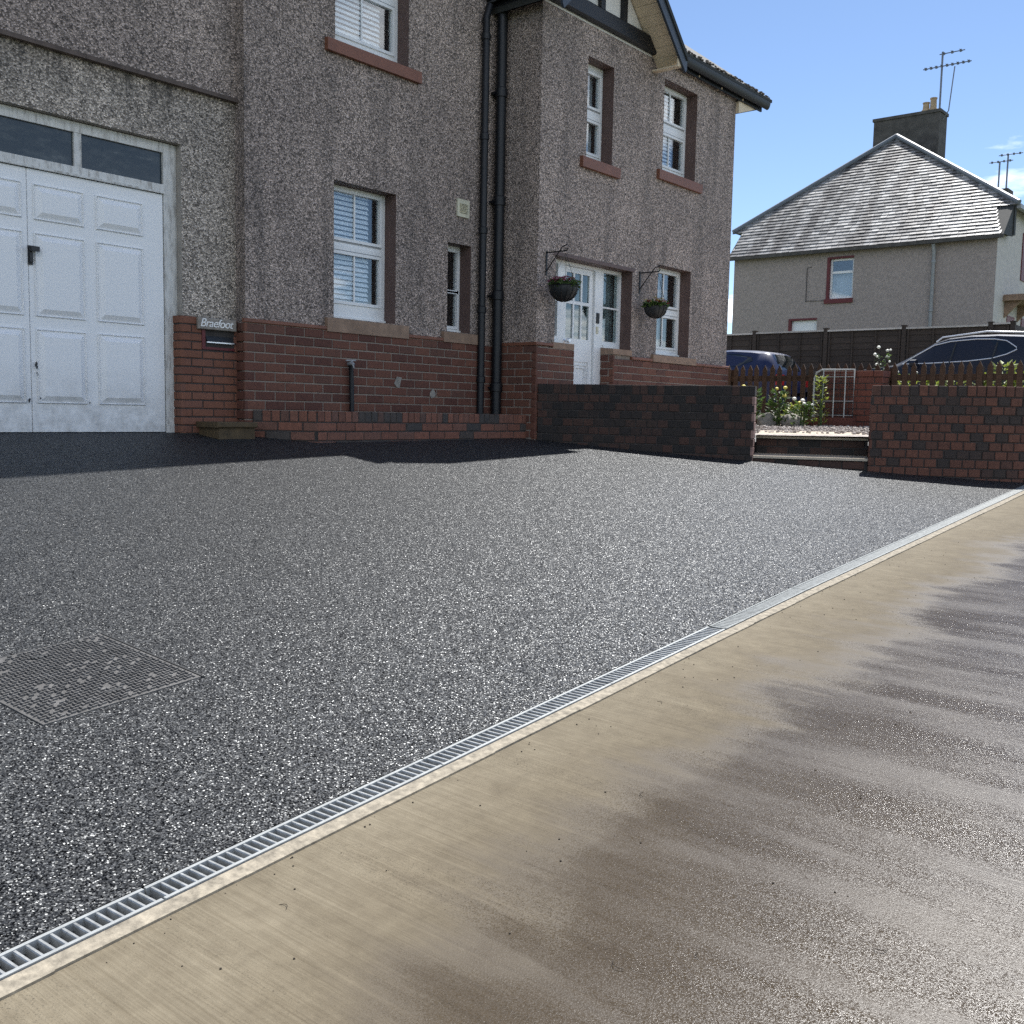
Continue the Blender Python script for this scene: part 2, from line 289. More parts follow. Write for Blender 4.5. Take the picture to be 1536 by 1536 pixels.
# ------------------------------------------------------------------ mesh helpers
W = {}                                                  # world location of every object that may be a parent
def tag(o, label=None, cat=None, group=None, kind=None):
    if label: o['label'] = label
    if cat: o['category'] = cat
    if group: o['group'] = group
    if kind: o['kind'] = kind
    return o
def empty(name, loc, label=None, cat=None, group=None, kind=None):
    o = bpy.data.objects.new(name, None); o.empty_display_size = .1; o.location = loc; C.objects.link(o); W[o] = Vector(loc)
    return tag(o, label, cat, group, kind)
def place(name, me, loc, parent=None, rz=0.0, rx=0.0):
    o = bpy.data.objects.new(name, me); loc = Vector(loc); W[o] = loc
    if parent is not None: o.parent = parent; o.location = loc-W[parent]
    else: o.location = loc
    if rz or rx: o.rotation_euler = (rx, 0, rz)
    C.objects.link(o); return o
class MB:
    def __init__(s): s.v = []; s.f = []; s.c = None
    def add(s, vs, fs):
        k = len(s.v); s.v += [Vector(q) for q in vs]; s.f += [tuple(i+k for i in q) for q in fs]; return s
    def quad(s, a, b, c, d): return s.add([a, b, c, d], [(0, 1, 2, 3)])
    def poly(s, ps): return s.add(ps, [tuple(range(len(ps)))])
    def box(s, x0, x1, y0, y1, z0, z1):
        return s.add([(x, y, z) for z in (z0, z1) for y in (y0, y1) for x in (x0, x1)], [(0, 2, 3, 1), (4, 5, 7, 6), (0, 1, 5, 4), (2, 6, 7, 3), (0, 4, 6, 2), (1, 3, 7, 5)])
    def cbox(s, x0, x1, y0, y1, z0, z1, c=.006):         # box with chamfered front (low y) edges
        return s.add([(x0, y1, z0), (x1, y1, z0), (x1, y1, z1), (x0, y1, z1), (x0, y0+c, z0), (x1, y0+c, z0), (x1, y0+c, z1), (x0, y0+c, z1), (x0+c, y0, z0+c), (x1-c, y0, z0+c), (x1-c, y0, z1-c), (x0+c, y0, z1-c)],
            [(3, 2, 1, 0), (0, 1, 5, 4), (1, 2, 6, 5), (2, 3, 7, 6), (3, 0, 4, 7), (4, 5, 9, 8), (5, 6, 10, 9), (6, 7, 11, 10), (7, 4, 8, 11), (8, 9, 10, 11)])
    def obox(s, o, ax, ay, az):                          # oriented box from a corner and three edge vectors
        o, ax, ay, az = Vector(o), Vector(ax), Vector(ay), Vector(az)
        ps = [o+ax*i+ay*j+az*k for k in (0, 1) for j in (0, 1) for i in (0, 1)]
        return s.add(ps, [(0, 2, 3, 1), (4, 5, 7, 6), (0, 1, 5, 4), (2, 6, 7, 3), (0, 4, 6, 2), (1, 3, 7, 5)])
    def prism(s, pts, ext):                              # polygon extruded along a vector
        n = len(pts); e = Vector(ext); a = [Vector(p) for p in pts]
        return s.add(a+[p+e for p in a], [tuple(range(n))[::-1], tuple(range(n, 2*n))]+[(i, (i+1) % n, n+(i+1) % n, n+i) for i in range(n)])
    def tube(s, path, r, n=10, closed=False):
        P = [Vector(p) for p in path]; rings = []
        for i, p in enumerate(P):
            if closed: d = P[(i+1) % len(P)]-P[i-1]
            else: d = P[min(i+1, len(P)-1)]-P[max(i-1, 0)]
            d.normalize(); a = d.cross(Vector((0, 0, 1)) if abs(d.z) < .9 else Vector((1, 0, 0))).normalized(); b = d.cross(a)
            rr = r[i] if isinstance(r, (list, tuple)) else r
            rings.append([p+a*rr*math.cos(2*math.pi*k/n)+b*rr*math.sin(2*math.pi*k/n) for k in range(n)])
        fs = []; m = len(P)
        for i in range(m if closed else m-1):
            j = (i+1) % m
            for k in range(n): fs.append((i*n+k, i*n+(k+1) % n, j*n+(k+1) % n, j*n+k))
        if not closed: fs += [tuple(range(n))[::-1], tuple((m-1)*n+k for k in range(n))]
        return s.add([q for rg in rings for q in rg], fs)
    def lathe(s, c, prof, n=20):
        c = Vector(c); vs = []; fs = []
        for r, z in prof: vs += [c+Vector((r*math.cos(2*math.pi*k/n), r*math.sin(2*math.pi*k/n), z)) for k in range(n)]
        for i in range(len(prof)-1):
            for k in range(n): fs.append((i*n+k, i*n+(k+1) % n, (i+1)*n+(k+1) % n, (i+1)*n+k))
        fs += [tuple(range(n))[::-1], tuple((len(prof)-1)*n+k for k in range(n))]
        return s.add(vs, fs)
    def mesh(s, name, mat, off=(0, 0, 0), smooth=False, fix=True):
        me = bpy.data.meshes.new(name); o = Vector(off)
        me.from_pydata([tuple(q-o) for q in s.v], [], s.f); me.validate(); me.update()
        if fix:
            b = bmesh.new(); b.from_mesh(me); bmesh.ops.recalc_face_normals(b, faces=b.faces); b.to_mesh(me); b.free()
        if smooth:
            me.polygons.foreach_set('use_smooth', [True]*len(me.polygons))
            me.set_sharp_from_angle(angle=R(38))
        me.materials.append(MAT[mat] if isinstance(mat, str) else mat); return me
    def build(s, name, mat, parent=None, smooth=False, label=None, cat=None, group=None, kind=None, fix=True):
        xs = [q.x for q in s.v]; ys = [q.y for q in s.v]; zs = [q.z for q in s.v]
        c = Vector(((min(xs)+max(xs))/2, (min(ys)+max(ys))/2, min(zs)))
        return tag(place(name, s.mesh(name, mat, c, smooth, fix), c, parent), label, cat, group, kind)
def bx(name, mat, parent, x0, x1, y0, y1, z0, z1, c=0.0, **k):
    m = MB()
    if c: m.cbox(x0, x1, y0, y1, z0, z1, c)
    else: m.box(x0, x1, y0, y1, z0, z1)
    return m.build(name, mat, parent, **k)
_bm = {}
def brickmesh(L, H, D, mat):
    k = (round(L, 3), round(H, 3), round(D, 3), mat)
    if k not in _bm: _bm[k] = MB().cbox(-L/2, L/2, 0, D, -H/2, H/2, .005).mesh('brick', mat)
    return _bm[k]
def bricks(parent, p0, d, z_rows, pitch, joint, mat, length, H, D=.06, stagger=.5, name='brick', s0=0.0, clip=None, jit=.002):
    """rows of brick objects on a vertical face: p0 = face start (x, y), d = unit direction seen left to right, z_rows = row centres"""
    d = Vector((d[0], d[1])).normalized(); rz = math.atan2(d.y, d.x); out = []
    for i, z in enumerate(z_rows):
        s = s0-(pitch*stagger if i % 2 else 0.0)
        while s < length-1e-4:
            a, b = max(s+joint/2, joint/2 if s < 0 else s), min(s+pitch-joint/2, length)
            s += pitch
            if b-a < .028: continue
            for (a1, b1) in (clip(a, b, z) if clip else [(a, b)]):
                if b1-a1 < .025: continue
                m = (a1+b1)/2; n = Vector((d.y, -d.x))*random.uniform(-jit, jit)
                o = place(name, brickmesh(b1-a1, H-joint, D, mat), (p0[0]+d.x*m+n.x, p0[1]+d.y*m+n.y, z+random.uniform(-.001, .001)), parent, rz+random.uniform(-.004, .004))
                out.append(o)
    return out
# ------------------------------------------------------------------ ground
def yd(X): return 2.193+.0336*(X-1.3)
def zd(X):
    X = max(-40, min(X, 60)); return -1.163+.06*(X-1.3) if X < 5.3 else -.923+.0515*(X-5.3)
def gz(X, Y):
    t = (Y-yd(X))/(8.2-yd(X)); return zd(X)*(1-t)-.23*t
def sheet(name, xs, ys, zf, mat, kind='structure', **k):
    m = MB(); nx = len(xs)
    vs = [(x, y(x) if callable(y) else y, 0) for y in ys for x in xs]
    vs = [(x, y, zf(x, y)) for x, y, _ in vs]
    m.add(vs, [(j*nx+i, j*nx+i+1, (j+1)*nx+i+1, (j+1)*nx+i) for j in range(len(ys)-1) for i in range(nx-1)])
    return m.build(name, mat, None, True, kind=kind, fix=False, **k)
def lin(a, b, n): return [a+(b-a)*i/n for i in range(n+1)]
GW = .092                                                # grate width
ED = .050                                                # concrete edging width
def tz(x, y):
    if y < 2: z = zd(x)-.03*(2-max(y, -4))
    else: z = zd(x)+(min(1, (y-2)/6.0))*max(0, -.23-zd(x))
    return z-.40
far = [-900, -300, -100, -50, -30]
sheet('ground', far+lin(-20, 40, 40)+[60, 100, 300, 1200], far+lin(-20, 40, 40)+[60, 100, 300, 1200], tz, 'grass')
sheet('driveway', lin(-4, 12.3, 60), [(lambda x, t=t: yd(x)+.002+(8.30-yd(x))*t) for t in lin(0, 1, 40)], gz, 'asphalt')
def pz(x, y): return zd(x)-.030-.022*(yd(x)-y)
sheet('pavement', lin(-8, 40, 96), [(lambda x, q=q: yd(x)-GW-ED-q) for q in lin(0.0, 3.3, 12)], lambda x, y: pz(x, y)+.017, 'concrete')
sheet('kerb', lin(-8, 40, 48), [(lambda x, q=q: yd(x)-GW-ED-q) for q in (3.30, 3.301, 3.42, 3.421)], lambda x, y: pz(x, y)+(.016 if 3.3005 < yd(x)-GW-ED-y < 3.4205 else -.12), 'edging')
sheet('road', lin(-60, 60, 60), [lambda x: yd(x)-3.55, lambda x: yd(x)-6.5, lambda x: yd(x)-10.0], lambda x, y: pz(x, y)-.10, 'road')
m = MB()
for i in range(96):
    x0 = -8+i*.5; x1 = x0+.5
    e = [(yd(x)-GW-.004, yd(x)-GW-ED+random.uniform(-.004, .004)) for x in (x0, x1)]
    a = [(x0, e[0][0], zd(x0)-.004), (x1, e[1][0], zd(x1)-.004), (x1, e[1][1], zd(x1)-.010), (x0, e[0][1], zd(x0)-.010)]
    m.prism([Vector(q)-Vector((0, 0, .08)) for q in a], (0, 0, .08))
m.build('edging_strip', 'edging', None, kind='structure')
m = MB()                                                 # drain trough below the grates
for i in range(24):
    x0 = -8+i; x1 = x0+1
    P = [[(x, yd(x)-GW, zd(x)-.006), (x, yd(x)-GW, zd(x)-.10), (x, yd(x), zd(x)-.10), (x, yd(x), zd(x)-.006)] for x in (x0, x1)]
    for k in range(3): m.quad(P[0][k], P[1][k], P[1][k+1], P[0][k+1])
m.build('drain_channel', 'plastic_dark', None, kind='structure', fix=False)
# drain grates: one metre each, lying in the channel
names = {-1: 'galvanised drain grate cut off by the left edge of the photo', 0: 'nearest whole galvanised drain grate, at the lower left', 1: 'second whole galvanised drain grate from the lower left', 2: 'third whole galvanised drain grate from the lower left', 3: 'galvanised drain grate just past the dark joint, fourth from the lower left', 4: 'fifth galvanised drain grate from the lower left', 5: 'sixth galvanised drain grate up the drain line', 6: 'seventh galvanised drain grate up the drain line', 7: 'eighth galvanised drain grate up the drain line', 8: 'ninth galvanised drain grate, second from the far brick wall', 9: 'farthest galvanised drain grate, ending by the brick garden wall'}
barm = {}
for g in range(-1, 10):
    xa, xb = 1.3+g+(.008 if g == 3 else .003), 2.3+g-(.008 if g == 2 else .003); NB = 36
    if g == 9: xb = 11.72
    o = Vector((xa, yd(xa)-GW, zd(xa)-.006)); ex = Vector((xb, yd(xb)-GW, zd(xb)-.006))-o; L = ex.length; e = ex/L
    nrm = e.cross(Vector((0, 1, 0))).normalized(); nrm = nrm if nrm.z > 0 else -nrm; pr = nrm.cross(e)
    root = empty('drain_grate', o, names[g], 'drain grate', 'drain grates along the drive edge')
    for s0 in (0.0, GW-.011):
        MB().obox(o+pr*s0-nrm*.016, e*L, pr*.011, nrm*.0215).build('side_rail', 'steel' if g < 3 else 'steel_plate', root)
    mm = MB(); pit = L/NB
    for b in range(NB):
        q = o+e*(pit*(b+.5))+pr*.009
        hw = .0048 if g < 3 else .0098
        ps = [q-e*(hw*.62)-nrm*.030, q+e*(hw*.62)-nrm*.030, q+e*hw+nrm*.001, q+e*(hw*.6)+nrm*.0036, q-e*(hw*.6)+nrm*.0036, q-e*hw+nrm*.001]
        if g < 6: MB().prism(ps, pr*(GW-.018)).build('bar', 'steel_bar' if g < 3 else 'steel_plate', root)
        else: mm.prism(ps, pr*(GW-.018))
    if g >= 6: mm.build('bars', 'steel_plate', root, kind='stuff')
# manhole cover
mc = [Vector((2.045, 3.735)), Vector((2.115, 3.165)), Vector((1.515, 3.125)), Vector((1.445, 3.69))]
def mz(p, h): return Vector((p.x, p.y, gz(p.x, p.y)+h))
root = empty('manhole_cover', mz((mc[0]+mc[2])/2, 0), 'square patterned iron manhole cover set in the asphalt drive', 'manhole cover')
cen = (mc[0]+mc[2])/2
MB().prism([mz(p, -.03) for p in mc], (0, 0, .034)).build('plate', 'iron', root)
fr = MB()
for i in (0,):
    a, b = mc[i], mc[(i+1) % 4]; k_ = 1.034 if i == 0 else 1.022; ao, bo = cen+(a-cen)*k_, cen+(b-cen)*k_; ai, bi = cen+(a-cen)*1.012, cen+(b-cen)*1.012
    fr.prism([mz(ao, -.03), mz(bo, -.03), mz(bi, -.03), mz(ai, -.03)], (0, 0, .036))
fr.build('frame', 'plastic_dark', root)
st = MB()
ux, uy = (mc[3]-mc[0])/32, (mc[1]-mc[0])/32
for i in range(1, 32):
    for j in range(1, 32):
        p = mc[0]+ux*i+uy*j
        a, b = (ux*.42, uy*.13) if (i+j) % 2 else (ux*.13, uy*.42)
        if random.random() < .06: continue
        st.prism([mz(p-a-b, .003), mz(p+a-b, .003), mz(p+a+b, .003), mz(p-a+b, .003)], (0, 0, random.uniform(.006, .008)))
st.build('tread_studs', 'iron', root, kind='stuff')
k0 = cen+(mc[0]-cen)*.5
for kk in (.45, -.45):
    p = cen+(mc[1]-mc[0])*kk*.8
    MB().prism([mz(p+Vector((-.03, -.008)), .001), mz(p+Vector((.03, -.008)), .001), mz(p+Vector((.03, .008)), .001), mz(p+Vector((-.03, .008)), .001)], (0, 0, .0085)).build('lifting_slot', 'plastic_dark', root)
# ------------------------------------------------------------------ the house
YA, YG, YB, YU = 8.0, 8.14, 7.391, 8.115
house = empty('house', (9.4, 7.4, -.25), 'two storey pebbledashed house with brick base and white garage door', 'house')
def holed(x0, x1, z0, z1, Y, holes):
    xs = sorted({x0, x1, *[h[0] for h in holes], *[h[1] for h in holes]}); zs = sorted({z0, z1, *[h[2] for h in holes], *[h[3] for h in holes]})
    xs = [x for x in xs if x0 <= x <= x1]; zs = [z for z in zs if z0 <= z <= z1]; m = MB()
    for a, b in zip(xs, xs[1:]):
        for c, d in zip(zs, zs[1:]):
            if any(h[0] <= (a+b)/2 <= h[1] and h[2] <= (c+d)/2 <= h[3] for h in holes): continue
            m.quad((a, Y, c), (b, Y, c), (b, Y, d), (a, Y, d))
    return m
def window(X0, X1, Z0, Z1, Y, glass, side=.075, rec=.17, bars=1, blind='slat', sill=None, parent=None, reveal=True, dark_gap=.0):
    Yf = Y+rec; m = MB()
    gx0, gx1 = X0+side, X1-side
    zs = sorted(glass)
    m.box(X0, X0+side*.6, Yf, Yf+.07, Z0, Z1); m.box(X1-side*.6, X1, Yf, Yf+.07, Z0, Z1)
    e = [Z0]+[v for g in zs for v in g]+[Z1]
    for i in range(0, len(e), 2): m.box(X0+side*.6, X1-side*.6, Yf+.001, Yf+.069, e[i]+(.02 if i else 0), e[i+1]-(.02 if i+2 < len(e) else 0))
    for a, b in zs:                                       # proud sashes
        sx = side*.62
        m.box(gx0-sx*.55, gx0, Yf-.014, Yf+.03, a-.030, b+.030); m.box(gx1, gx1+sx*.55, Yf-.014, Yf+.03, a-.030, b+.030)
        m.box(gx0, gx1, Yf-.013, Yf+.03, a-.030, a); m.box(gx0, gx1, Yf-.013, Yf+.03, b, b+.030)
    gk = MB()
    for (a, b), (c, d) in zip(zs, zs[1:]):
        if c-b > .1: m.box(gx0-.02, gx1+.02, Yf-.010, Yf+.02, b+.040, b+.052+(c-b-.1)*.5); gk.box(gx0-.03, gx1+.03, Yf-.0135, Yf-.011, b+.0305, b+.0385); gk.box(gx0-.03, gx1+.03, Yf-.004, Yf-.0005, c-.046, c-.0305)
    m.box(X0+.004, X1-.004, Yf-.03, Yf, Z0+.001, Z0+.035)     # plastic cill nose
    win = m.build('window', 'upvc', parent or house)
    if gk.v: gk.build('gasket', 'zinc', win)
    for a, b in zs:
        MB().box(gx0, gx1, Yf+.014, Yf+.020, a, b).build('pane', 'glass', win)
        for k in range(bars):
            xc = gx0+(gx1-gx0)*(k+1)/(bars+1)
            bx('glazing_bar', 'upvc', win, xc-.009, xc+.009, Yf+.002, Yf+.013, a, b)
    if reveal:
        r = MB(); q = .002
        r.quad((X0, Y, Z0), (X0, Yf+.02, Z0), (X0, Yf+.02, Z1), (X0, Y, Z1)); r.quad((X1, Y, Z0), (X1, Yf+.02, Z0), (X1, Yf+.02, Z1), (X1, Y, Z1))
        r.quad((X0, Y, Z1), (X1, Y, Z1), (X1, Yf+.02, Z1), (X0, Yf+.02, Z1)); r.quad((X0, Y, Z0), (X1, Y, Z0), (X1, Yf+.02, Z0), (X0, Yf+.02, Z0))
        r.build('reveal', 'reveal', win, fix=False)
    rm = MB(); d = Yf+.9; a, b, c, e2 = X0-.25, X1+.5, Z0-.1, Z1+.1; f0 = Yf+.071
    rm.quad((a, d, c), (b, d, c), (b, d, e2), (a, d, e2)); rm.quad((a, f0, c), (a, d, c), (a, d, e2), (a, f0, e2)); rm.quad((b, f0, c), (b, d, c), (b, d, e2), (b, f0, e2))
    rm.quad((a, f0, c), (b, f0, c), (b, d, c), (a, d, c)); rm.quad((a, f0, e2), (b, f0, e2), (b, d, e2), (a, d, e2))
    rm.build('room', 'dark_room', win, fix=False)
    if blind == 'slat':
        s = MB(); z = zs[0][0]-.02; yb = Yf+.05
        while z < zs[-1][1]+.03:
            s.add([(gx0-.02, yb, z), (gx1-dark_gap, yb, z), (gx1-dark_gap, yb+.024, z+.041), (gx0-.02, yb+.024, z+.041), (gx0-.02, yb+.001, z), (gx1-dark_gap, yb+.001, z), (gx1-dark_gap, yb+.025, z+.041), (gx0-.02, yb+.025, z+.041)],
                  [(0, 1, 2, 3), (7, 6, 5, 4), (0, 4, 5, 1), (2, 6, 7, 3)]); z += .050
        s.build('blind', 'blind', win, kind='stuff', fix=False)
    elif blind == 'curtain':
        s = MB(); n = 40; yb = Yf+.12; x0, x1 = gx0-.04, gx1-dark_gap
        vs = [(x0+(x1-x0)*i/n, yb+.018*math.sin(i*1.35)+.006*math.sin(i*3.1), z) for z in (Z0-.05, Z1) for i in range(n+1)]
        s.add(vs, [(i, i+1, n+2+i, n+1+i) for i in range(n)]).build('curtain', 'curtain', win, True, fix=False)
    if sill:
        x0, x1, z0, z1, mt, pr = sill
        MB().prism([(x0, Y-pr, z0), (x0, Y-pr, z1-.012), (x0, Yf-.005, z1+.02), (x0, Yf-.005, z0)], (x1-x0, 0, 0)).build('sill', mt, win)
    return win
H = dict(A=(6.92, 7.775, .925, 2.272), UA=(6.93, 7.94, 3.60, 4.86), N=(8.583, 8.972, .91, 1.897), W1=(10.34, 10.895, 3.085, 4.262), W2=(12.085, 12.96, 3.262, 4.446), W3=(12.07, 12.945, .835, 2.03), D=(9.79, 11.438, -.25, 1.856))
# rendered walls: each block is a hollow shell closed at the back
top = MB()
holed(5.856, 9.44, -.6, 5.55, YA, [H['A'], H['UA'], H['N']]).build('wall', 'render', house, fix=False, label='pebbledashed front wall of the gabled wing')
holed(9.44, 14.09, -.6, 4.75, YB, [H['W1'], H['W2'], H['W3'], H['D']]).build('wall', 'render', house, fix=False, label='pebbledashed front wall around the entrance')
m = MB()
m.quad((9.44, YB, -.6), (9.44, YA, -.6), (9.44, YA, 5.0), (9.44, YB, 5.0))
m.build('return_wall', 'render', house, fix=False)
m = MB(); m.quad((5.856, YA, -.6), (5.856, 15.5, -.6), (5.856, 15.5, 5.55), (5.856, YA, 5.55)); m.build('return_wall', 'render', house, fix=False)
m = MB(); m.quad((14.09, YB, -.6), (14.09, 15.5, -.6), (14.09, 15.5, 4.62), (14.09, YB, 4.62)); m.quad((1.9, 15.5, -.6), (14.09, 15.5, -.6), (14.09, 15.5, 4.62), (1.9, 15.5, 4.62))
m.quad((1.9, YG, -.6), (1.9, 15.5, -.6), (1.9, 15.5, 5.2), (1.9, YU, 5.2)); m.build('outer_wall', 'render', house, fix=False)
MB().quad((1.9, YU, 2.79), (5.856, YU, 2.79), (5.856, YU, 5.2), (1.9, YU, 5.2)).build('upper_wall', 'render', house, fix=False)
GO = (2.63, 5.290, -.6, 2.292)
holed(1.9, 5.856, -.6, 2.79, YG, [GO]).build('garage_wall', 'render_garage', house, fix=False, label='paler pebbledashed wall around the garage door')
for a, b in ((1.9, 3.0), (3.003, 4.40), (4.403, 5.853)):
    MB().prism([(a, YG-.060, 2.766), (a, YG-.060, 2.800), (a, YU-.003, 2.812), (a, YU-.003, 2.762)], (b-a, 0, 0)).build('coping', 'coping', house)
# windows
window(*H['A'], YA, [(1.12, 1.595), (1.757, 2.215)], .085, sill=(6.803, 7.94, .778, .925, 'sill_stone', .045), parent=house, dark_gap=.10)
window(*H['UA'], YA, [(3.765, 4.20), (4.36, 4.80)], .085, sill=(6.798, 8.094, 3.475, 3.602, 'sill_red', .05), parent=house, dark_gap=.12)
window(*H['N'], YA, [(.99, 1.37), (1.39, 1.83)], .055, bars=0, sill=(8.493, 9.108, .785, .91, 'sill_stone', .045), parent=house, blind=None)
window(*H['W1'], YB, [(3.22, 3.58), (3.772, 4.15)], .075, bars=0, blind='curtain', sill=(10.216, 11.026, 2.952, 3.085, 'sill_red', .05), parent=house, dark_gap=.0)
window(*H['W2'], YB, [(3.41, 3.805), (4.007, 4.385)], .08, sill=(11.949, 13.104, 3.13, 3.262, 'sill_red', .05), parent=house, dark_gap=.2)
window(*H['W3'], YB, [(.962, 1.365), (1.53, 1.965)], .08, blind='curtain', sill=(11.945, 13.107, .728, .835, 'sill_stone', .045), parent=house, dark_gap=.3)
# entrance: door between two sidelights, set back in the wall
YE = 7.56
ent = MB()
for a, b in ((9.79, 9.83), (10.06, 10.20), (10.85, 11.03), (11.392, 11.438)): ent.box(a, b, YE, YE+.08, -.25 if a in (10.06, 10.85) else .86, 1.856)
ent.box(9.83, 11.392, YE+.001, YE+.079, 1.812, 1.855)
for a, b in ((9.83, 10.06), (11.03, 11.392)):
    ent.box(a, b, YE+.001, YE+.079, .86, .945); ent.box(a, b, YE+.01, YE+.03, 1.365, 1.385)
    ent.box(a, b, YE-.02, YE, .862, .90)
df = ent.build('door_frame', 'upvc', house)
for a, b in ((9.83, 10.06), (11.03, 11.392)): bx('pane', 'glass_frost', df, a, b, YE+.034, YE+.040, .945, 1.812)
door = MB()
door.box(10.205, 10.275, YE+.03, YE+.075, -.2, 1.808); door.box(10.765, 10.845, YE+.03, YE+.075, -.2, 1.808)
for a, b in ((-.2, .02), (.66, .94), (1.36, 1.40), (1.74, 1.808)): door.box(10.275, 10.765, YE+.031, YE+.074, a, b)
door.box(10.275, 10.765, YE+.045, YE+.06, .02, .66)
for xc in (10.438, 10.602): door.box(xc-.014, xc+.014, YE+.0315, YE+.06, .94, 1.74)
d0 = door.build('door', 'upvc', house, label='white front door with six glazed panes')
mm = MB()
for x0, x1, z0, z1 in ((10.30, 10.74, .05, .63),):
    for a in (0, .035):
        mm.box(x0+a, x1-a, YE+.030, YE+.046, z1-a-.015, z1-a); mm.box(x0+a, x1-a, YE+.030, YE+.046, z0+a, z0+a+.015); mm.box(x0+a, x0+a+.015, YE+.031, YE+.046, z0+a, z1-a); mm.box(x1-a-.015, x1-a, YE+.031, YE+.046, z0+a, z1-a)
mm.build('moulding', 'upvc', d0)
for i, (a, b) in enumerate(((10.275, 10.424), (10.452, 10.588), (10.616, 10.765))):
    for c, d in ((.94, 1.36), (1.40, 1.74)): bx('pane', 'glass_frost', d0, a, b, YE+.045, YE+.05, c, d)
MB().lathe((0, 0, 0), [(.026, 0), (.03, .01), (.012, .02), (.012, .045), (.030, .055), (.034, .075), (.022, .095)], 14)
hk = MB(); hk.lathe((0, 0, 0), [(.026, 0), (.03, .01), (.012, .02), (.012, .045), (.030, .055), (.034, .075), (.022, .095)], 14)
hk.v = [Vector((v.x+10.24, YE+.03-v.z, v.y+.90)) for v in hk.v]; hk.build('door_knob', 'chrome', d0, True)
bx('letter_plate', 'chrome', d0, 10.215, 10.265, YE+.018, YE+.03, .80, .86)
bx('doorbell', 'plastic_dark', df, 10.885, 10.935, YE-.022, YE, 1.16, 1.29, .006)
bx('bell_plate', 'cream_plastic', df, 10.888, 10.93, YE-.010, YE, 1.03, 1.12)
rm = MB(); rm.quad((9.6, 9.0, -.25), (11.6, 9.0, -.25), (11.6, 9.0, 2.0), (9.6, 9.0, 2.0)); rm.quad((9.6, YE+.081, -.25), (9.6, 9.0, -.25), (9.6, 9.0, 2), (9.6, YE+.081, 2)); rm.quad((11.6, YE+.081, -.25), (11.6, 9, -.25), (11.6, 9, 2), (11.6, YE+.081, 2)); rm.quad((9.6, YE+.081, 2), (11.6, YE+.081, 2), (11.6, 9, 2), (9.6, 9, 2)); rm.quad((9.6, YE+.081, -.25), (11.6, YE+.081, -.25), (11.6, 9, -.25), (9.6, 9, -.25))
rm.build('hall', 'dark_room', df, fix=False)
cu = MB(); n = 50
cu.add([(9.8+1.64*i/n, YE+.13+.012*math.sin(i*1.7), z) for z in (.85, 1.84) for i in range(n+1)], [(i, i+1, n+2+i, n+1+i) for i in range(n)]).build('net_curtain', 'curtain', df, True, fix=False)
r = MB()
r.quad((11.438, YB, -.25), (11.438, YE+.02, -.25), (11.438, YE+.02, 1.856), (11.438, YB, 1.856)); r.quad((9.79, YB, -.25), (9.79, YE+.02, -.25), (9.79, YE+.02, 1.856), (9.79, YB, 1.856)); r.quad((9.79, YB, 1.856), (11.438, YB, 1.856), (11.438, YE+.02, 1.856), (9.79, YE+.02, 1.856))
r.build('reveal', 'reveal', df, fix=False)
bx('lintel_strip', 'reveal', df, 9.74, 11.48, YB-.006, YB+.02, 1.857, 1.90)
for a, b in ((9.733, 10.153), (10.998, 11.437)):
    MB().prism([(a, YB-.03, .775), (a, YB-.03, .845), (a, YE-.003, .862), (a, YE-.003, .775)], (b-a, 0, 0)).build('sill', 'sill_stone', df)
# brick base of the house: mortar backing with every brick set proud of it
def rows(z_top, n, pitch): return [z_top-pitch*(i+.5) for i in range(n)]
pl = MB(); f = .032                                        # plinth stands proud of the render
pl.box(5.856-f+.008, 9.44, YA-f+.008, YA-.001, -.6, .79); plA = pl.build('brick_base', 'mortar', house, label='red brick base below the wing window')
cA = lambda a, b, z: [(a, b)]
bricks(plA, (5.856-f, YA-f), (1, 0), rows(.79, 11, .0893), .2345, .012, 'brick_house', 9.44-5.856+f-.02, .0893)
bricks(plA, (5.856-f, YG), (0, -1), rows(.79, 11, .0893), .2345, .012, 'brick_house', YG-YA+f, .0893, D=.03, s0=-.10)
bx('cap_course', 'sill_red', plA, 5.856-f-.006, 6.803, YA-f-.008, YA-.002, .79, .828, .008); bx('cap_course', 'sill_red', plA, 7.94, 8.493, YA-f-.008, YA-.002, .79, .828, .008)
pl = MB(); pl.box(9.44-f+.008, 10.155, YB-f+.008, YE+.10, -.6, .775); pl.box(9.44-f+.008, 9.439, YE+.101, YA-f, -.6, .79)
plB = pl.build('brick_base', 'mortar', house, label='red brick base left of the front door')
bricks(plB, (9.44-f, YB-f), (1, 0), rows(.772, 12, .0893), .2345, .012, 'brick_house', .715+f, .0893)
bricks(plB, (9.44-f, YA-f), (0, -1), rows(.79, 12, .0893), .2345, .012, 'brick_house', YA-YB, .0893, s0=-.06, D=.03)
bx('cap_course', 'sill_red', plB, 9.44-f-.006, 9.733, YB-f-.008, YB-.002, .79, .828, .008); bx('cap_course', 'sill_red', plB, 9.44-f-.006, 9.438, YB-.001, YA-f-.01, .79, .827, .0)
pl = MB(); pl.box(11.006, 14.09+f-.008, YB-f+.008, YB-.001, -.6, .70); pl.box(11.006, 11.436, YB+.0005, YE+.10, -.6, .775)
plC = pl.build('brick_base', 'mortar', house, label='red brick base right of the front door')
bricks(plC, (11.0, YB-f), (1, 0), rows(.725, 8, .0893), .2345, .012, 'brick_house', 14.09+f-11.0, .0893)
bricks(plC, (11.0, YE+.08), (0, -1), rows(.772, 6, .0893), .2345, .012, 'brick_house', YE+.08-YB+f, .0893, s0=-.03, D=.03)
bx('cap_course', 'sill_red', plC, 11.44, 11.945, YB-f-.008, YB-.002, .728, .768, .008); bx('cap_course', 'sill_red', plC, 13.107, 14.09+f+.006, YB-f-.008, YB-.002, .728, .768, .008)
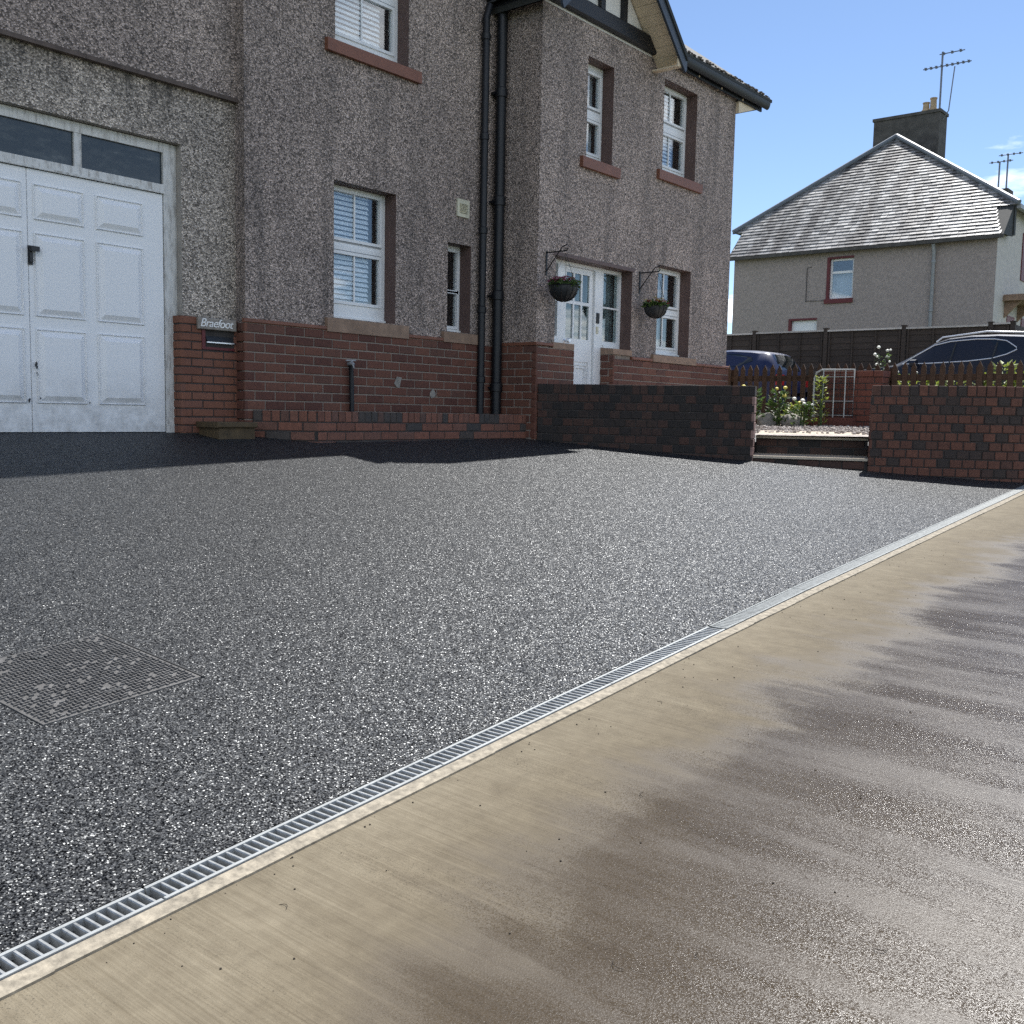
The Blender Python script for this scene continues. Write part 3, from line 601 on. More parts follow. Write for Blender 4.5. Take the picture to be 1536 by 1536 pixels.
# garage pier
fp = .045
pl = MB(); pl.box(5.245, 5.836, YG-fp+.008, YG+.10, -.6, .81); plG = pl.build('brick_pier', 'mortar_dark', house, label='orange brick pier beside the garage door')
hole = (5.455, 5.80, .525, .70)
def clipbox(a, b, z):
    a0, b0 = hole[0]-5.238, hole[1]-5.238
    if not (hole[2] < z < hole[3]): return [(a, b)]
    return [(a, min(b, a0)), (max(a, b0), b)]
bricks(plG, (5.238, YG-fp), (1, 0), rows(.812, 14, .0748), .225, .011, 'brick_pier', .6, .0748, clip=clipbox)
bricks(plG, (5.238, YG+.10), (0, -1), rows(.812, 14, .0748), .225, .011, 'brick_pier', .1+fp, .0748, s0=-.05, D=.04)
# letter box in the pier
lb = MB(); lb.box(5.455, 5.80, YG-fp-.004, YG+.02, .525, .548); lb.box(5.455, 5.49, YG-fp-.004, YG+.02, .548, .70)
lb = lb.build('letter_box', 'red_paint', house); bx('back', 'plastic_dark', lb, 5.49, 5.80, YG+.001, YG+.02, .548, .70)
MB().prism([(5.50, YG-fp-.018, .60), (5.50, YG-.02, .68), (5.50, YG-.01, .68), (5.50, YG-fp-.008, .595)], (.285, 0, 0)).build('flap', 'plastic_dark', lb)
bx('lip', 'chrome', lb, 5.50, 5.79, YG-fp-.016, YG-fp-.003, .585, .596)
# name plate
sg = empty('name_plate', (5.60, YG-fp-.01, .705), 'weathered stone name plate reading Braefoot above the letter box', 'name plate')
MB().cbox(5.398, 5.806, YG-fp-.034, YG-fp-.006, .702, .806, .006).build('plate', 'sign_slate', sg)
fc = bpy.data.curves.new('lettering', 'FONT'); fc.body = 'Braefoot'; fc.size = .106; fc.extrude = .004; fc.shear = .32; fc.align_x = 'CENTER'; fc.space_character = .92
fo = bpy.data.objects.new('tmp', fc); C.objects.link(fo); dg = bpy.context.evaluated_depsgraph_get(); tm = bpy.data.meshes.new_from_object(fo.evaluated_get(dg)); bpy.data.objects.remove(fo)
tm.materials.clear(); tm.materials.append(MAT['letter_white'])
t_ = place('lettering', tm, (5.584, YG-fp-.036, .725), sg); t_.rotation_euler = (R(90), 0, 0)
# garage door
YD = 8.215; gx = 3.957
m = MB()
m.box(2.76, gx-.004, YD, YD+.04, -.222, 1.845); m.box(gx+.004, 5.150, YD, YD+.04, -.222, 1.845); m.box(gx-.004, gx+.004, YD+.012, YD+.04, -.222, 1.845)
gd = m.build('garage_door', 'garage', house, label='white panelled garage door with black handle')
cols = [(4.002, 4.425), (4.525, 4.957)]; cols += [(2*gx-b, 2*gx-a) for a, b in cols]; cols[2:] = [(c[0], c[1]) for c in cols[2:]]
for a, b in cols:
    for c, d in ((.006, .602), (.698, 1.356), (1.455, 1.735)):
        p = MB(); i1, i2 = .014, .062; y0 = YD
        o4 = [(a, c), (b, c), (b, d), (a, d)]; g4 = [(a+i1, c+i1), (b-i1, c+i1), (b-i1, d-i1), (a+i1, d-i1)]; r4 = [(a+i2, c+i2), (b-i2, c+i2), (b-i2, d-i2), (a+i2, d-i2)]
        vs = [(x, y0-.001, z) for x, z in o4]+[(x, y0-.016, z) for x, z in [(x+(.007 if i in (0, 3) else -.007), z+(.007 if i < 2 else -.007)) for i, (x, z) in enumerate(o4)]]
        vs += [(x, y0-.002, z) for x, z in g4]+[(x, y0-.027, z) for x, z in r4]
        fs = [(j, (j+1) % 4, 4+(j+1) % 4, 4+j) for j in range(4)]+[(4+j, 4+(j+1) % 4, 8+(j+1) % 4, 8+j) for j in range(4)]+[(8+j, 8+(j+1) % 4, 12+(j+1) % 4, 12+j) for j in range(4)]+[(12, 13, 14, 15)]
        p.add(vs, fs).build('panel', 'garage', gd)
hd = MB(); hd.box(3.952, 3.990, YD-.010, YD, 1.10, 1.25); hd.build('handle_plate', 'plastic_dark', gd)
hd = MB(); hd.box(3.958, 3.984, YD-.05, YD-.010, 1.205, 1.24); hd.box(3.958, 4.022, YD-.062, YD-.04, 1.203, 1.242); hd.box(3.959, 3.983, YD-.03, YD-.01, 1.12, 1.19); hd.build('handle', 'plastic_dark', gd)
ch = MB()
for x, z, s in ((3.985, .32, .014), (3.992, .295, .010), (3.99, .25, .006), (3.998, .235, .005), (3.925, .03, .012), (4.015, .05, .006), (4.43, .02, .007)):
    ch.poly([(x+s*math.cos(t)*random.uniform(.6, 1.1)+(.3*s*math.sin(t)), YD-.0285, z+1.5*s*math.sin(t)*random.uniform(.7, 1.2)) for t in [k*math.pi/4 for k in range(8)]])
ch.build('paint_chips', 'plastic_dark', gd, kind='stuff')
bx('sill_gap', 'plastic_dark', gd, 2.7, 5.24, YD+.01, YD+.06, -.30, -.223)
m = MB(); m.box(5.160, 5.272, YD-.004, YD+.06, -.30, 2.285); m.box(2.63, 5.159, YD-.003, YD+.06, 2.205, 2.286); m.box(2.63, 5.159, YD-.005, YD+.06, 1.868, 1.932); m.box(2.63, 5.159, YD-.028, YD+.0, 1.851, 1.867)
m.box(2.63, 2.74, YD-.004, YD+.06, -.30, 1.85); m.box(5.2725, 5.2895, YD+.004, YD+.06, -.30, 2.286)
for xc in (4.386, 3.612, 2.84): m.box(xc-.032, xc+.032, YD+.001, YD+.05, 1.933, 2.204)
gf = m.build('garage_frame', 'frame_old', house)
for a, b in ((4.418, 5.159), (3.644, 4.354), (2.872, 3.58)): bx('pane', 'glass_dirty', gf, a, b, YD+.022, YD+.028, 1.932, 2.205)
r = MB(); r.quad((5.290, YG, .81), (5.290, YD+.05, .81), (5.290, YD+.05, 2.292), (5.290, YG, 2.292)); r.quad((2.63, YG, 2.292), (5.29, YG, 2.292), (5.29, YD+.05, 2.292), (2.63, YD+.05, 2.292)); r.build('garage_reveal', 'plaster', house, fix=False)
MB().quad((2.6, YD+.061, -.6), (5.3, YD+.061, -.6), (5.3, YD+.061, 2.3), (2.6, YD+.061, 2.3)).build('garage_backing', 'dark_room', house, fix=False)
# vent
v = MB(); v.box(8.715, 8.915, YA-.02, YA, 2.20, 2.395); vent = v.build('wall_vent', 'cream_plastic', house)
for i in range(7): MB().prism([(8.75, YA-.034, 2.245+i*.016), (8.75, YA-.021, 2.258+i*.016), (8.75, YA-.021, 2.249+i*.016)], (.13, 0, 0)).build('louvre', 'cream_plastic', vent)
# standpipe and cement patches
sp = MB(); sp.tube([(7.105, YA-.07, -.05), (7.10, YA-.07, .25), (7.092, YA-.07, .42), (7.075, YA-.075, .455)], [.024, .025, .023, .022], 10); tp = sp.build('standpipe', 'paint_black', house, True)
s2 = MB(); s2.tube([(7.09, YA-.03, .47), (7.08, YA-.085, .475), (7.07, YA-.13, .465), (7.06, YA-.14, .42)], [.02, .024, .016, .014], 10); s2.tube([(7.01, YA-.085, .50), (7.14, YA-.085, .505)], .008, 8); s2.box(7.066, 7.09, YA-.098, YA-.074, .47, .505); s2.build('tap', 'zinc', tp, True)
for x, z, s in ((7.79, .32, .055), (8.33, .20, .045)):
    MB().prism([(x+s*math.cos(t)*random.uniform(.5, 1.2), YA-.036, z+1.2*s*math.sin(t)*random.uniform(.6, 1.2)) for t in [k*math.pi/6 for k in range(12)]], (0, .004, 0)).build('cement_patch', 'rock', plA)
# roofs -----------------------------------------------------------
SL = .97
def slab(m, a, b, c, d, t): m.prism([a, b, c, d], (0, 0, t))
# small entrance gable: apex x 10.60
gax, gaz, gfx = 10.60, 5.90, 1.33
vy = 6.99                                                  # verge line
m = MB(); m.prism([(9.44, YB-.001, 4.62), (11.76, YB-.001, 4.62), (10.60, YB-.001, 5.76)], (0, .10, 0)); gw = m.build('gable_panel', 'white_panel', house)
bx('beam', 'paint_black', gw, 9.30, 11.76, YB-.075, YB-.002, 4.645, 4.845, .02)
for x in (9.95, 10.55, 11.03): bx('stud', 'paint_black', gw, x-.045, x+.045, YB-.055, YB-.002, 4.846, gaz-.16-abs(x-gax)*SL)
for sgn in (-1, 1):
    x0 = gax+sgn*gfx; z0 = gaz-gfx*SL
    rf = MB(); rf.prism([(gax, vy-.03, gaz), (gax, vy-.03, gaz-.07), (x0, vy-.03, z0-.07), (x0, vy-.03, z0)], (0, 3.2, 0)); rp = rf.build('roof', 'slate_plain', house)
    MB().prism([(gax, vy-.012, gaz-.075), (gax, vy-.012, gaz-.25), (x0-sgn*.02, vy-.012, z0-.215), (x0+sgn*.01, vy-.012, z0-.17), (x0+sgn*.01, vy-.012, z0-.071)], (0, .03, 0)).build('bargeboard', 'paint_slate', rp)
    n = 13
    for k in range(n if sgn > 0 else 9):                                     # soffit boards under the verge
        a = gax+sgn*(gfx-.02)*k/n; b = gax+sgn*((gfx-.02)*(k+1)/n-.006)
        za, zb = gaz-abs(a-gax)*SL-.11, gaz-abs(b-gax)*SL-.11
        MB().prism([(a, vy+.02, za), (b, vy+.02, zb), (b, vy+.02, zb-.016), (a, vy+.02, za-.016)], (0, YB-vy-.015, 0)).build('soffit_board', 'paint_cream', rp)
    if sgn < 0: continue
    MB().prism([(x0-sgn*.02, vy+.02, z0-.125), (x0-sgn*.02, vy+.02, z0-.145), (gax+sgn*1.16, vy+.02, z0-.165), (gax+sgn*1.16, vy+.02, z0-.145)], (0, YB-vy-.02, 0)).build('soffit_end', 'paint_cream', rp)
    MB().prism([(x0-sgn*.015, vy+.018, z0-.14), (gax+sgn*1.165, vy+.018, z0-.16), (gax+sgn*1.165, vy+.018, gaz-1.165*SL-.125)], (0, .02, 0)).build('soffit_gusset', 'paint_cream', rp)
# right hand eave
ex1, ey, ez, SR = 14.88, 7.20, 4.762, .76
m = MB(); m.prism([(11.70, ey, ez), (ex1, ey, ez), (ex1-4.1, ey+4.1, ez+4.1*SR), (10.0, ey+4.1, ez+4.1*SR)], (0, 0, .04)); m.prism([(ex1, ey, ez), (ex1, 15.4, ez), (ex1-4.1, 11.3, ez+4.1*SR)], (0, 0, .04))
m.prism([(9.5, 15.4, ez), (ex1, 15.4, ez), (ex1-4.1, 11.3, ez+4.1*SR), (9.5, 11.3, ez+4.1*SR)], (0, 0, .04)); m.prism([(9.0, 8.4, ez+.8), (10.3, 8.4, ez+.8), (10.3, 11.3, ez+4.1*SR), (9.0, 11.3, ez+4.1*SR)], (0, 0, .04))
mr = m.build('roof', 'slate_plain', house)
bx('fascia', 'paint_black', mr, 11.80, ex1-.10, 7.315, 7.34, 4.625, 4.752); bx('fascia', 'paint_black', mr, ex1-.125, ex1-.10, 7.341, 15.4, 4.665, 4.752)
MB().prism([(14.092, 7.342, 4.455), (ex1-.126, 7.342, 4.668), (ex1-.126, 7.342, 4.69), (14.092, 7.342, 4.62)], (0, 8.0, 0)).build('soffit', 'paint_cream', mr)
g = MB(); n = 9
pr = [(7.255+.052*math.cos(math.pi+math.pi*k/n), 4.770+.115*math.sin(math.pi+math.pi*k/n)) for k in range(n+1)]
g.prism([(11.85, y, z) for y, z in pr], (ex1-.04-11.85, 0, 0)); gt = g.build('gutter', 'paint_black', mr, True)
for x in (12.2, 12.85, 13.5, 14.15): bx('gutter_bracket', 'paint_cream', gt, x-.015, x+.015, 7.31, 7.385, 4.64, 4.664)
mo = MB()
for k in range(150):
    x = random.uniform(11.9, ex1-.05); y = ey+random.random()**2*.25; s = random.uniform(.010, .032)
    mo.lathe((x, y, ez+.038+(y-ey)*SR), [(s, 0), (s*.8, s*.5), (s*.2, s*.75)], 6)
mo.build('moss', 'soil', mr, kind='stuff')
# gabled wing roof: ridge runs back from the front, x 7.65
wax, waz, wfx, wvy = 7.62, 7.16, 1.98, 7.50
MB().prism([(5.856, YA, 5.5), (9.44, YA, 5.5), (wax, YA, 5.5+1.79*SL)], (0, .1, 0)).build('gable_wall', 'render', house)
for sgn in (-1, 1):
    x0 = wax+sgn*wfx; z0 = waz-wfx*SL
    rf = MB(); rf.prism([(wax, wvy, waz), (wax, wvy, waz-.08), (x0, wvy, z0-.08), (x0, wvy, z0)], (0, 8.3, 0)); rp = rf.build('roof', 'slate_plain', house)
    MB().prism([(wax, wvy+.01, waz-.085), (wax, wvy+.01, waz-.27), (x0, wvy+.01, z0-.22), (x0, wvy+.01, z0-.085)], (0, .03, 0)).build('bargeboard', 'paint_slate', rp)
MB().prism([(1.6, 7.75, 5.2), (5.86, 7.75, 5.2), (5.86, 11.8, 7.6), (1.6, 11.8, 7.6)], (0, 0, .08)).build('roof', 'slate_plain', house)
MB().prism([(1.6, 15.9, 5.2), (5.86, 15.9, 5.2), (5.86, 11.8, 7.6), (1.6, 11.8, 7.6)], (0, 0, .08)).build('roof', 'slate_plain', house)
# gutter along the little gable's left eave, and the two downpipes in the corner
g = MB(); g.prism([(9.27-.062+.062*math.cos(math.pi+math.pi*k/n), vy, 4.72+.07*math.sin(math.pi+math.pi*k/n)) for k in range(n+1)], (0, 1.2, 0)); gl = g.build('gutter', 'paint_black', house, True)
bx('fascia', 'paint_black', gl, 9.272, 9.30, vy+.03, 8.05, 4.60, 4.72); bx('soffit', 'paint_black', gl, 9.301, 9.438, vy+.03, 7.99, 4.61, 4.625)
p = MB(); p.tube([(9.10, YA-.065, -.05), (9.105, YA-.065, 4.45), (9.16, YA-.065, 4.60), (9.20, YA-.10, 4.68)], .043, 14); p1 = p.build('downpipe', 'paint_black', house, True)
for z in (.35, 1.15, 2.05, 3.1, 4.2):
    MB().lathe((9.102, YA-.065, z), [(.043, 0), (.053, .005), (.053, .07), (.043, .078)], 14).build('collar', 'paint_black', p1, True)
p = MB(); p.tube([(9.345, YA-.10, -.05), (9.345, YA-.10, 4.9)], .060, 16); p2 = p.build('soil_pipe', 'paint_black', house, True)
for z in (.25, 1.32, 2.40, 3.62):
    MB().lathe((9.345, YA-.10, z), [(.060, 0), (.073, .006), (.073, .10), (.060, .11)], 16).build('collar', 'paint_black', p2, True)
    bx('bracket', 'paint_black', p2, 9.27, 9.42, YA-.06, YA-.005, z+.03, z+.06)
# ------------------------------------------------------------------ raised brick bed along the house
bed = empty('brick_flower_bed', (7.9, 7.6, -.32), 'low raised brick bed with upright capping bricks below the wing window', 'flower bed')
B0, B1, B2 = Vector((5.90, 7.955)), Vector((6.291, 7.49)), Vector((9.53, 7.49))
def obwall(m, a, b, z0, z1, t):
    d = (b-a).normalized(); n = Vector((-d.y, d.x))*t
    m.prism([(a.x, a.y, z0), (b.x, b.y, z0), (b.x+n.x, b.y+n.y, z0), (a.x+n.x, a.y+n.y, z0)], (0, 0, z1-z0))
m = MB(); dn = (B1-B0).normalized(); nn = Vector((-dn.y, dn.x))
obwall(m, B0+nn*.008, B1+nn*.008, -.6, -.03, .19); obwall(m, B1+Vector((0, .008)), B2+Vector((0, .008)), -.6, -.031, .19); core = m.build('wall_core', 'mortar_dark', bed)
bricks(core, B0, dn, rows(-.118, 4, .087), .232, .012, 'brick_bed', (B1-B0).length, .087)
bricks(core, B1, (1, 0), rows(-.118, 4, .087), .232, .012, 'brick_bed', B2.x-B1.x, .087)
bricks(bed, B0, dn, [-.064], .085, .010, 'brick_bed', (B1-B0).length, .11, D=.20, name='capping_brick')
bricks(bed, B1, (1, 0), [-.064], .085, .010, 'brick_bed', B2.x-B1.x, .11, D=.20, name='capping_brick')
MB().prism([(5.95, 8.0, -.3), (6.35, 7.66, -.3), (9.42, 7.66, -.3), (9.42, 7.965, -.3), (5.95, 7.965, -.3)], (0, 0, .22)).build('soil', 'soil', bed)
# ------------------------------------------------------------------ garden walls either side of the steps
G0 = Vector((9.44, 7.352)); WD = Vector((.369, -.929)).normalized(); WN = Vector((.929, .369)).normalized(); WT = .225
sL = 2.46; sR = 3.66; sC = 4.62; RC = 1.7                      # left wall end, right wall start, start of the curve, its radius
def path(s):
    if s <= sC: return G0+WD*s, WD
    a = (s-sC)/RC; c = G0+WD*sC+WN*RC; ang = math.atan2(-WN.y, -WN.x)+a
    p = c+Vector((math.cos(ang), math.sin(ang)))*RC; return p, Vector((-math.sin(ang), math.cos(ang)))
def pbricks(parent, s0, s1, zr, pitch, joint, mat, H, D=.05, stagger=.5, name='brick'):
    for i, z in enumerate(zr):
        s = s0-(pitch*stagger if i % 2 else 0)
        while s < s1-1e-4:
            a, b = max(s+joint/2, s0), min(s+pitch-joint/2, s1); s += pitch
            if b-a < .03: continue
            p, d = path((a+b)/2); n = Vector((d.y, -d.x))*random.uniform(-.002, .002)
            if gz(p.x, p.y) > z+H*.6: continue
            place(name, brickmesh(b-a, H-joint, D, mat), (p.x+n.x, p.y+n.y, z+random.uniform(-.0012, .0012)), parent, math.atan2(d.y, d.x)+random.uniform(-.006, .006))
def gwall(name, label, s0, s1, ztop, nrow, mat, mort):
    root = empty(name, (*path((s0+s1)/2)[0], ztop-.9), label, 'brick wall', 'brick garden walls beside the steps'); m = MB()
    n = max(1, int((s1-s0)/.2)); ss = lin(s0+.006, s1-.006, n)
    for a, b in zip(ss, ss[1:]):
        (pa, da), (pb, db) = path(a), path(b); na, nb = Vector((-da.y, da.x)), Vector((-db.y, db.x))
        q = [pa+na*.009, pb+nb*.009, pb+nb*(WT-.009), pa+na*(WT-.009)]
        m.prism([(v.x, v.y, -1.0) for v in q], (0, 0, ztop-.014+1.0))
    core = m.build('wall_core', mort, root)
    pbricks(root, s0, s1, [ztop-.058], .092, .010, mat, .116, D=WT, name='capping_brick')
    pbricks(core, s0, s1, rows(ztop-.118, nrow, .0917), .122, .011, mat, .0917)
    for sgn, s in ((1, s1), (-1, s0)):                       # end faces
        if (sgn > 0 and s > sC) or s < .1: continue
        p, d = path(s); n = Vector((-d.y, d.x))
        st_ = p if sgn > 0 else p+n*WT
        e = n if sgn > 0 else -n
        bricks(core, st_+d*sgn*.004, e, rows(ztop-.118, nrow, .0917), .2275, .006, 'brick_end_lit' if sgn > 0 else mat, WT, .0917, D=.03, stagger=.5)
    for k in (0,): 
        (pa, da), (pb, db) = path(s0), path(min(s1, sC)); n = Vector((-da.y, da.x))
        bricks(core, pb+n*WT, -da, rows(ztop-.118, 5, .0917), .235, .011, mat, (pb-pa).length, .0917)
    return root
gwall('garden_wall', 'dark mottled brick garden wall joining the house to the steps', 0.0, sL, .352, 9, 'brick_dark', 'mortar_dark')
gwall('garden_wall', 'red brick garden wall right of the steps', sR, 8.2, .372, 11, 'brick_mixed', 'mortar_dark')
# steps in the gap
stp = empty('garden_steps', (*path(3.06)[0], -.6), 'two pale edged steps between the brick garden walls', 'steps')
def gapbox(m, o0, o1, z0, z1, a=sL+.004, b=sR-.004):
    p = [G0+WD*a+WN*o0, G0+WD*b+WN*o0, G0+WD*b+WN*o1, G0+WD*a+WN*o1]; m.prism([(v.x, v.y, z0) for v in p], (0, 0, z1-z0))
def tilt(m, o0, ztop, k):
    for v in m.v:
        if abs(v.z-ztop) < 1e-4: v.z += k*((Vector((v.x, v.y))-G0).dot(WN)-o0)
m = MB(); gapbox(m, .05, .60, -.9, -.436); rs = m.build('lower_riser', 'mortar_dark', stp)
bricks(rs, G0+WD*(sL+.006)+WN*.04, WD, rows(-.437, 2, .0917), .232, .012, 'brick_dark', sR-sL-.012, .0917)
m = MB(); gapbox(m, .02, .50, -.434, -.408); tilt(m, .02, -.408, .06); m.build('lower_tread', 'stone_pale', stp)
m = MB(); gapbox(m, .36, .80, -.400, -.224); rs = m.build('upper_riser', 'mortar_dark', stp)
bricks(rs, G0+WD*(sL+.006)+WN*.352, WD, rows(-.224, 2, .088), .232, .012, 'brick_dark', sR-sL-.012, .088)
m = MB(); gapbox(m, .32, 1.05, -.222, -.198); tilt(m, .32, -.198, .075); m.build('landing_slab', 'stone_pale', stp)
# gravel garden behind
def wx(y): return 9.44+(7.352-y)*.369/.929
def gg(x, y): return -.185+.085*min(1, max(0, (x-10.6)/3.9))
sheet('garden_ground', lin(0, 1, 16), lin(2.2, 7.38, 12), lambda x, y: 0, 'gravel')
go = bpy.data.objects['garden_ground']; base = W[go]
for v in go.data.vertices:
    q = v.co+base; X = wx(q.y)+.20+(14.95-wx(q.y)-.20)*q.x; v.co = Vector((X, q.y, gg(X, q.y)))-base
m = MB()
for k in range(2600):
    y = random.uniform(3.4, 6.9); x = wx(y)+.85+random.random()*(14.2-wx(y)-.85); s = random.uniform(.012, .032)
    z = gg(x, y); a = random.random()*6.28
    pts = [(s*math.cos(a+t)*random.uniform(.7, 1.1), s*math.sin(a+t)*random.uniform(.6, 1)) for t in (0, 1.3, 2.5, 3.8, 5.1)]
    h = s*random.uniform(.6, 1.1); o = Vector((x, y, z))
    m.add([o+Vector((u, v, 0)) for u, v in pts]+[o+Vector((u*.7, v*.7, h)) for u, v in pts]+[o+Vector((0, 0, h*1.15))], [(i, (i+1) % 5, 5+(i+1) % 5, 5+i) for i in range(5)]+[(5+i, 5+(i+1) % 5, 10) for i in range(5)])
m.build('gravel_pebbles', 'gravel', None, kind='stuff', label='pale pebbles loose on the garden path', cat='gravel', fix=False)
# ------------------------------------------------------------------ brown block by the garage pier
sb = empty('step_block', (5.58, 7.97, -.27), 'small brown step block in the corner beside the garage door', 'step')
m = MB(); m.cbox(5.385, 5.815, 7.76, YG-fp-.003, -.175, -.125, .008); m.build('top_slab', 'wood_block', sb)
m = MB(); m.box(5.415, 5.80, 7.79, YG-fp-.004, -.40, -.176); m.build('base', 'wood_block', sb)
# ------------------------------------------------------------------ hanging baskets
def leafset(m, c, r, n, size, flat=1.0, up=0.0):
    for k in range(n):
        d = Vector((random.gauss(0, 1), random.gauss(0, 1), random.gauss(0, 1)*flat)).normalized()*(r*random.random()**.45)
        o = Vector(c)+Vector((d.x, d.y, d.z*flat+up*r)); a = Vector((random.gauss(0, 1), random.gauss(0, 1), random.gauss(0, .7))).normalized(); b = a.cross(Vector((random.gauss(0, 1), random.gauss(0, 1), random.gauss(0, 1)))).normalized()
        s = size*random.uniform(.6, 1.3)
        m.add([o, o+a*s*.5+b*s*.28+a.cross(b)*s*.05, o+a*s, o+a*s*.5-b*s*.28+a.cross(b)*s*.05], [(0, 1, 2, 3)])
def basket(x, zr, r, zb, label, petals):
    yb = 7.13; root = empty('hanging_basket', (x, yb, zb), label, 'hanging basket', 'hanging baskets by the front door')
    br = MB(); zt = 1.86
    br.box(x-.012, x+.012, YB-.012, YB-.001, zt-.26, zt+.02); br.tube([(x, YB-.01, zt), (x, yb-.03, zt), (x, yb-.05, zt+.03)], .008, 6); br.tube([(x, YB-.01, zt-.21), (x, YB-.10, zt-.10), (x, yb+.03, zt+.05), (x, yb-.04, zt+.07)], .007, 6)
    br.build('bracket', 'paint_black', root)
    bk = MB(); prof = [(r*math.sin(t), zr-zb-(zr-zb)*math.cos(t)*1.0) for t in [.12, .45, .8, 1.1, 1.35, 1.5708]]
    bk.lathe((x, yb, zb), prof, 22)
    bk.build('bowl', 'plastic_dark', root, True)
    rb = MB()
    for k in range(14):
        a = k*2*math.pi/14
        rb.tube([(x+(pr_+.004)*math.cos(a), yb+(pr_+.004)*math.sin(a), zb+pz_) for pr_, pz_ in prof], .0035, 4)
    rb.tube([(x+(r+.004)*math.cos(k*.314), yb+(r+.004)*math.sin(k*.314), zr) for k in range(20)], .006, 5, True); rb.build('wire_frame', 'paint_black', root)
    cn = MB()
    for k in range(3):
        a = k*2.094+.5; cn.tube([(x+r*math.cos(a), yb+r*math.sin(a), zr), (x, yb-.02, zt-.02)], .0028, 4)
    cn.build('chain', 'plastic_dark', root)
    lf = MB(); leafset(lf, (x, yb, zr+.02), r*1.12, 620, .045, .40); lf.build('foliage', 'leaf', root, fix=False)
    for mt in petals:
        fl = MB()
        for k in range(26):
            a = random.random()*6.28; q = r*math.sqrt(random.random())*1.05; o = Vector((x+q*math.cos(a), yb+q*math.sin(a), zr+.025+.05*(1-q/r/1.1)+random.random()*.05))
            for j in range(5):
                b = j*1.2566; fl.add([o, o+Vector((.02*math.cos(b-.4), .02*math.sin(b-.4), .008)), o+Vector((.03*math.cos(b), .03*math.sin(b), .004)), o+Vector((.02*math.cos(b+.4), .02*math.sin(b+.4), .008))], [(0, 1, 2, 3)])
        fl.build('flowers', mt, root, fix=False, kind='stuff')
basket(9.60, 1.465, .168, 1.285, 'dark hanging basket with pink flowers left of the front door', ('petal_red', 'petal_pink', 'petal_pink'))
basket(11.61, 1.415, .150, 1.262, 'smaller hanging basket with red flowers by the right window', ('petal_red', 'petal_yellow'))
# ------------------------------------------------------------------ picket fence
PX = 14.62
pf = empty('picket_fence', (PX, 5.0, -.1), 'brown wooden picket fence behind the gravel garden', 'picket fence')
for z in (.12, .56): bx('rail', 'picket', pf, PX+.021, PX+.065, 2.0, 7.7, z, z+.085)
pm = MB().prism([(-.010, -.036, 0), (-.010, .036, 0), (-.010, .036, .84), (-.010, 0, .915), (-.010, -.036, .84)], (.02, 0, 0)).mesh('picket', 'picket')
k = 0; y = 7.62
while y > 2.02:
    place('picket', pm, (PX+random.uniform(-.003, .003), y+random.uniform(-.006, .006), -.105+random.uniform(-.012, .010)), pf, rx=random.uniform(-.02, .02)); y -= .1235
for y in (2.1, 3.9, 5.05, 7.55): bx('post', 'picket', pf, PX+.066, PX+.15, y, y+.085, -.3, .74)
# ------------------------------------------------------------------ brick gate pier with a metal gate standing against it
gp = empty('gate_pier', (14.38, 5.5, -.12), 'square red brick pier behind the small metal gate', 'brick pier')
core = bx('pier_core', 'mortar_dark', gp, 14.268, 14.52, 5.088, 5.90, -.3, .675)
bricks(core, (14.26, 5.90), (0, -1), rows(.60, 8, .0893), .2345, .011, 'brick_gate', .815, .0893)
bricks(core, (14.26, 5.08), (1, 0), rows(.60, 8, .0893), .2345, .011, 'brick_gate', .26, .0893, D=.03)
bricks(gp, (14.245, 5.915), (0, -1), [.645], .2345, .008, 'brick_gate', .845, .09, D=.28, name='capping_brick')
bx('plinth', 'brick_gate', gp, 14.10, 14.259, 5.42, 6.20, -.3, .03)
gt = empty('metal_gate', (14.14, 5.75, -.1), 'small galvanised wire mesh garden gate with rounded top corner', 'gate')
GX = 14.16; y0, y1, z0, z1 = 5.44, 6.02, -.085, .70
m = MB(); m.tube([(GX, y1, z0), (GX, y1, z1-.12), (GX, y1-.03, z1-.04), (GX, y1-.11, z1), (GX, y0, z1), (GX, y0, z0), (GX, y1, z0)], .014, 8); m.build('frame', 'steel', gt, True)
for y in (5.88, 5.72, 5.56): MB().tube([(GX-.016, y, z0-.03), (GX-.016, y, z1+.004)], .009, 8).build('upright', 'steel', gt, True)
for z in (.60, .26, .06): MB().tube([(GX-.006, y0, z), (GX-.006, y1, z)], .006, 6).build('cross_bar', 'steel', gt, True)
m = MB(); y = y0
while y < y1: m.tube([(GX+.006, y, z0), (GX+.006, y, z1-.02)], .0022, 4); y += .04
z = z0
while z < z1: m.tube([(GX+.009, y0, z), (GX+.009, y1, z)], .0022, 4); z += .04
m.build('wire_mesh', 'plastic_dark', gt, kind='stuff')
